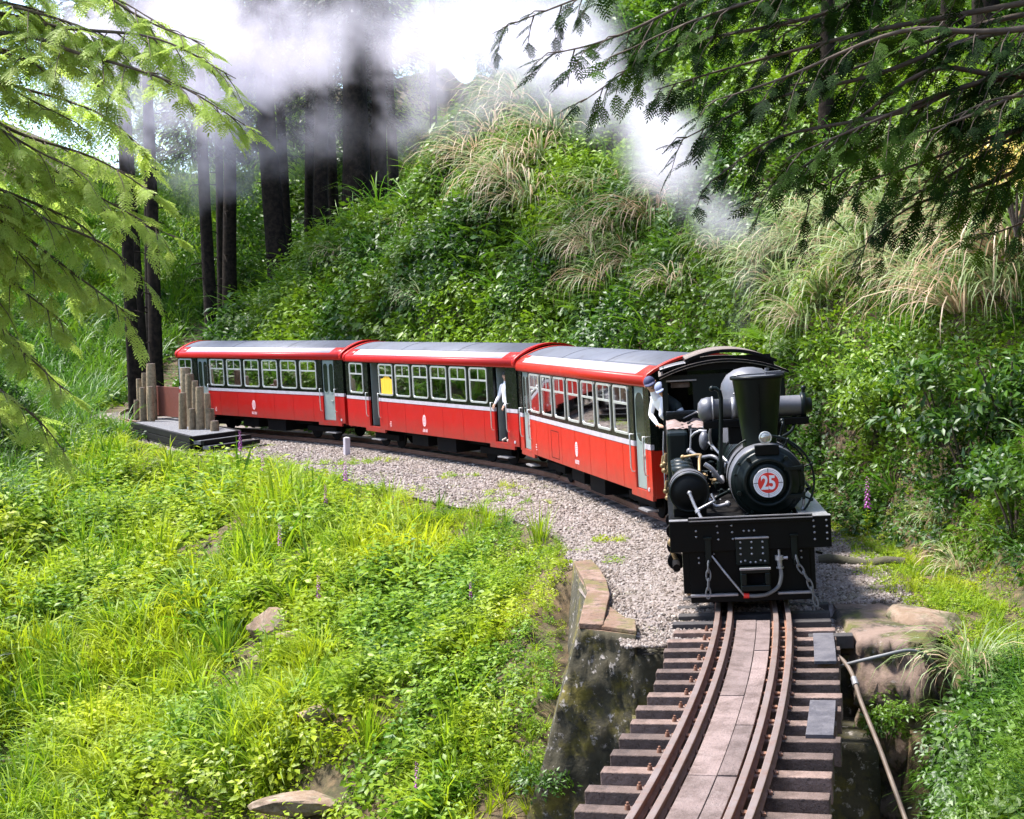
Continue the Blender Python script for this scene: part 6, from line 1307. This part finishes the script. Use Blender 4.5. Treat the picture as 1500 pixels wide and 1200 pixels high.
# ------------------------------------------------------------------ tall cedars of the wood behind
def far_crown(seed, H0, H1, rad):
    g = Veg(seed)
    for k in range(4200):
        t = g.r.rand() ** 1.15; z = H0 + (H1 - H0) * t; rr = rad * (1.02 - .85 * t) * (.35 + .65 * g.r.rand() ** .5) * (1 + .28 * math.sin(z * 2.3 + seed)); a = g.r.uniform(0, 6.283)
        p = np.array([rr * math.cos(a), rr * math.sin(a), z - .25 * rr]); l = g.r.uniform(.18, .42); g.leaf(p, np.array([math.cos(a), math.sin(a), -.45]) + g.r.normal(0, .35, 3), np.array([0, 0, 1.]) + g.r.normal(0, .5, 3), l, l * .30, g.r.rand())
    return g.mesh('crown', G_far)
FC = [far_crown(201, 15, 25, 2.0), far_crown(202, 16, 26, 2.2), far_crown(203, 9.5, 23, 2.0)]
def trunk_me(seed, w):
    m_ = MB(); r = random.Random(seed); n = 12; k = 10; vs = []
    for i in range(k):
        z = -1.0 + 25 * i / (k - 1); rad_ = w * (1.25 if i == 0 else 1 - .028 * max(0, z))
        for j in range(n): a = 6.283 * j / n; q = max(.04, rad_) * (1 + .07 * math.sin(3 * a + seed) + r.uniform(-.03, .03)); vs.append((q * math.cos(a) + .08 * math.sin(z * .25 + seed), q * math.sin(a), z))
    m_.add(vs, [(i * n + j, i * n + (j + 1) % n, (i + 1) * n + (j + 1) % n, (i + 1) * n + j) for i in range(k - 1) for j in range(n)], 0, True)
    for i in range(9):
        z = r.uniform(1.5, 12); a = r.uniform(0, 6.283); l = r.uniform(.25, .9); q = w * (1 - .028 * z) * .8; cx = .08 * math.sin(z * .25 + seed)
        m_.tube([(q * math.cos(a) + cx, q * math.sin(a), z), ((q + l * .6) * math.cos(a) + cx, (q + l * .6) * math.sin(a), z + r.uniform(-.12, .1)), ((q + l) * math.cos(a + .2) + cx, (q + l) * math.sin(a + .2), z - r.uniform(.05, .4))], [.035, .02, .008], 5)
    return m_.mesh('trunk', M_bark)
FAR = [(197, 525, 16, 56, None), (212, 525, 10, 60, None), (231, 522, 17, 57, None), (311, 455, 16, 62, None), (337, 440, 18, 66, None), (396, 378, 10, 70, None), (410, 378, 25, 62, None), (442, 348, 12, 68, None), (466, 325, 19, 63, None), (493, 305, 14, 70, None), (520, 288, 33, 60, None), (553, 285, 20, 62, None), (634, 225, 10, 62, None), (1207, 185, 17, 34, 1), (1250, 118, 15, 38, 1), (1316, 80, 13, 36, 1), (1392, 95, 26, 31, 1), (1446, 95, 28, 29, 1), (1488, 50, 12, 34, 1), (580, 268, 14, 72, None), (428, 362, 14, 66, None), (480, 316, 12, 75, None), (505, 300, 16, 66, None), (455, 336, 14, 74, None), (536, 288, 22, 68, None), (325, 450, 12, 72, None), (220, 528, 15, 64, None)]
rf = random.Random(12)
TREE_LABELS = {197: 'dark cedar trunk right behind the log sign, widest gap from the carriage', 212: 'slender cedar trunk between the two stouter ones behind the log sign', 231: 'dark cedar trunk behind the log sign, the one standing closest to the carriage end', 160: 'cedar trunk standing alone on the shaded bank, hidden by pale cedar sprays', 60: 'cedar trunk on the shaded bank behind the thickest pale cedar sprays',
    311: 'straight cedar trunk above the end of the last carriage, one of a close pair', 337: 'stouter trunk of the close pair above the end of the last carriage', 410: 'thick cedar trunk at the foot of the slope with a slender one against it', 396: 'slender cedar trunk leaning against the thick one at the slope foot', 442: 'thin straight cedar trunk between two thick ones at the slope foot', 466: 'sturdy cedar trunk halfway between the two thickest trunks',
    493: 'straight cedar trunk standing close beside the thickest trunk', 520: 'thickest cedar trunk of the wood, rising straight into the steam', 553: 'cedar trunk on the slope side of the thickest trunk', 580: 'cedar trunk highest up the grassy shoulder, fading in steam', 634: 'thin pale-looking cedar trunk alone on the shoulder in the steam',
    428: 'dark cedar trunk filling the gap beside the thick one at the slope foot', 480: 'dim cedar trunk far back between the sturdy and the straight one', 505: 'dark cedar trunk half hidden behind the thickest trunk', 325: 'thin cedar trunk seen between the close pair above the last carriage', 220: 'dim cedar trunk farther back behind the log sign', 455: 'dim cedar trunk farther back at the slope foot', 536: 'stout dark cedar trunk directly behind the thickest trunk',
    1207: 'cedar trunk on the hilltop beside the gap of white steam', 1250: 'reddish cedar trunk on the hilltop behind the bare hanging limbs', 1316: 'thin cedar trunk on the hilltop between slender and thick ones', 1392: 'thick cedar trunk on the hilltop, one of a stout pair', 1446: 'stoutest cedar trunk on the hilltop above the silver grass', 1488: 'slender cedar trunk on the hilltop past the stout pair'}
for i, (u, v, wpx, y, rt) in enumerate(FAR):
    p = at(u, v, y); zg = hz(p[:1], p[1:2])[0]; e = empty('cedar_trunk_tree', loc=(p[0], p[1], zg)); e.name = 'tall_cedar'
    tag(e, TREE_LABELS.get(u, 'slender dark cedar trunk deep among the others beyond the last carriage'), 'tree', 'tall cedars of the wood')
    e.rotation_euler = (R(rf.uniform(-1.5, 1.5)), R(rf.uniform(-2.5, 2.5)), rf.uniform(0, 6))
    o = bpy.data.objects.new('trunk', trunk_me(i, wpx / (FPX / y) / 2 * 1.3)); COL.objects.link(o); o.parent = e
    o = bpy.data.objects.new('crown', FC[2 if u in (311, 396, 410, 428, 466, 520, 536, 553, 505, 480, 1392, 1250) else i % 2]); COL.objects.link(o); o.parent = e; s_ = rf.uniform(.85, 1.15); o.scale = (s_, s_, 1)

P, rx, ry, d, s = candidates(1500, -70, 30, 84, 135, lambda x, y, z, d, s: d == d, False, dens=lambda P, d, s: np.where(P[:, 0] < -24, .05, .14))
P[:, 2] -= 10.5
G_back = leafmat('sunlit_background_leaf', (.06, .15, .012), (.20, .33, .02), (.42, .52, .03), trans=.5, wscale=.06)  # brighter copy of the crown leaves, standing in for a sunlit clearing
bk = []
for me in FC: me = me.copy(); me.materials.clear(); me.materials.append(G_back); bk.append(me)
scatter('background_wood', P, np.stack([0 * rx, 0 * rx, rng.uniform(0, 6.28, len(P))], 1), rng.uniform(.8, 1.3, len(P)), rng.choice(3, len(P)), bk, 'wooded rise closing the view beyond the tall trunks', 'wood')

# ------------------------------------------------------------------ steam
SM = [(1135, 340, 23.5, 34, .4), (1085, 330, 24, 36, .5), (1040, 322, 25, 42, .75), (1015, 285, 26, 52, .75), (990, 245, 27, 60, 1.2), (960, 205, 29, 64, 1.2), (915, 160, 31.5, 70, 1.2), (868, 115, 34, 85, 1.2), (812, 75, 37.5, 95, 1), (745, 45, 41, 105, 1), (670, 50, 44, 115, 1), (615, 80, 46, 100, 1), (610, 175, 47, 70, .6), (525, 50, 48, 90, .35), (445, 70, 49, 130, 1), (370, 95, 49, 130, 1), (310, 160, 49, 115, .8), (335, 215, 49, 80, .5), (285, 255, 49, 62, .3), (215, 160, 49, 105, 1), (420, 205, 49, 70, .4), (480, 180, 49, 70, .4), (300, 30, 50, 120, 1), (200, 50, 50, 110, 1), (695, 165, 47, 60, .5), (560, 215, 47, 45, .3), (140, 120, 49, 80, .8), (1105, 385, 23, 30, .3), (1090, 430, 22.5, 26, .25), (1082, 475, 22, 22, .2), (120, 60, 49, 80, .8), (740, 140, 46, 45, .4)]
sp = []; srad = []; sden = []
def addp(a, b, n):
    for k in range(n): t = k / n; sp.append(a[0] * (1 - t) + b[0] * t); srad.append(a[1] * (1 - t) + b[1] * t); sden.append(a[2] * (1 - t) + b[2] * t)
S3 = [(at(u, v, y), r_px * y / FPX, dn) for u, v, y, r_px, dn in SM]
for k in range(11): addp(S3[k], S3[k + 1], 4)
for k in range(11, len(S3)):
    sp.append(S3[k][0]); srad.append(S3[k][1]); sden.append(S3[k][2])
    j = min(range(len(S3)), key=lambda q: np.linalg.norm(S3[q][0] - S3[k][0]) if q != k else 99); addp(S3[k], S3[j], 3)
sp = np.array(sp); srad = np.array(srad); sden = np.array(sden)
me = bpy.data.meshes.new('smoke'); me.vertices.add(len(sp)); me.vertices.foreach_set('co', sp.astype(np.float32).ravel())
for n_, arr in (('rad', srad), ('den', sden)): a = me.attributes.new(n_, 'FLOAT', 'POINT'); a.data.foreach_set('value', arr.astype(np.float32))
smoke = bpy.data.objects.new('smoke', me); COL.objects.link(smoke); tag(smoke, 'white steam drifting up from the engine and back through the trees', 'smoke', kind='stuff')
vm = bpy.data.materials.new('steam'); vm.use_nodes = True; vn = vm.node_tree; vn.nodes.remove(vn.nodes['Principled BSDF']); pv = vn.nodes.new('ShaderNodeVolumePrincipled'); pv.inputs['Color'].default_value = (.87, .83, .91, 1); pv.inputs['Density'].default_value = 1.0; pv.inputs['Anisotropy'].default_value = .35
vn.links.new(pv.outputs[0], vn.nodes['Material Output'].inputs['Volume'])
ng = bpy.data.node_groups.new('smoke_field', 'GeometryNodeTree'); ng.interface.new_socket('Geometry', in_out='INPUT', socket_type='NodeSocketGeometry'); ng.interface.new_socket('Geometry', in_out='OUTPUT', socket_type='NodeSocketGeometry')
N = ng.nodes; L = ng.links; gi = N.new('NodeGroupInput'); go = N.new('NodeGroupOutput'); vc = N.new('GeometryNodeVolumeCube')
lo3 = (sp - srad[:, None] * 1.5).min(0); hi3 = (sp + srad[:, None] * 1.5).max(0); vc.inputs['Min'].default_value = lo3; vc.inputs['Max'].default_value = hi3
rs = np.clip(((hi3 - lo3) / .17).astype(int), 8, 190)
for k, ax in enumerate('XYZ'): vc.inputs['Resolution ' + ax].default_value = int(rs[k])
def M(op, a, b=None, c=None, clamp=False):
    n = N.new('ShaderNodeMath'); n.operation = op; n.use_clamp = clamp
    for i, x in enumerate((a, b, c)):
        if x is None: continue
        if isinstance(x, (int, float)): n.inputs[i].default_value = x
        else: L.new(x, n.inputs[i])
    return n.outputs[0]
pos = N.new('GeometryNodeInputPosition'); 
nz = N.new('ShaderNodeTexNoise'); nz.inputs['Scale'].default_value = .75; nz.inputs['Detail'].default_value = 6; nz.inputs['Roughness'].default_value = .65; nz.inputs['Distortion'].default_value = .6; L.new(pos.outputs[0], nz.inputs['Vector'])
nz2 = N.new('ShaderNodeTexNoise'); nz2.inputs['Scale'].default_value = .22; nz2.inputs['Detail'].default_value = 3; L.new(pos.outputs[0], nz2.inputs['Vector'])
sn = N.new('GeometryNodeSampleNearest'); sn.domain = 'POINT'; L.new(gi.outputs[0], sn.inputs['Geometry']); L.new(pos.outputs[0], sn.inputs['Sample Position'])
def samp(node_out, ty):
    si = N.new('GeometryNodeSampleIndex'); si.data_type = ty; si.domain = 'POINT'; L.new(gi.outputs[0], si.inputs['Geometry']); L.new(node_out, si.inputs['Value']); L.new(sn.outputs[0], si.inputs['Index']); return si.outputs['Value']
def na(n_):
    x = N.new('GeometryNodeInputNamedAttribute'); x.data_type = 'FLOAT'; x.inputs['Name'].default_value = n_; return x.outputs['Attribute']
p2 = N.new('GeometryNodeInputPosition'); near = samp(p2.outputs[0], 'FLOAT_VECTOR'); dist = N.new('ShaderNodeVectorMath'); dist.operation = 'DISTANCE'; L.new(near, dist.inputs[0]); L.new(pos.outputs[0], dist.inputs[1])
q = M('DIVIDE', dist.outputs['Value'], samp(na('rad'), 'FLOAT'))
f = M('SUBTRACT', 1.0, q); f = M('ADD', f, M('MULTIPLY_ADD', nz.outputs['Fac'], 3.0, -1.5)); f = M('ADD', f, M('MULTIPLY_ADD', nz2.outputs['Fac'], 1.2, -.6))
f = M('MULTIPLY', f, .8, clamp=True); f = M('MULTIPLY', M('POWER', f, 1.8), samp(na('den'), 'FLOAT')); f = M('MULTIPLY', f, 1.0)
L.new(f, vc.inputs['Density']); smn = N.new('GeometryNodeSetMaterial'); smn.inputs['Material'].default_value = vm; L.new(vc.outputs[0], smn.inputs['Geometry']); L.new(smn.outputs[0], go.inputs[0])
smoke.modifiers.new('field', 'NODES').node_group = ng
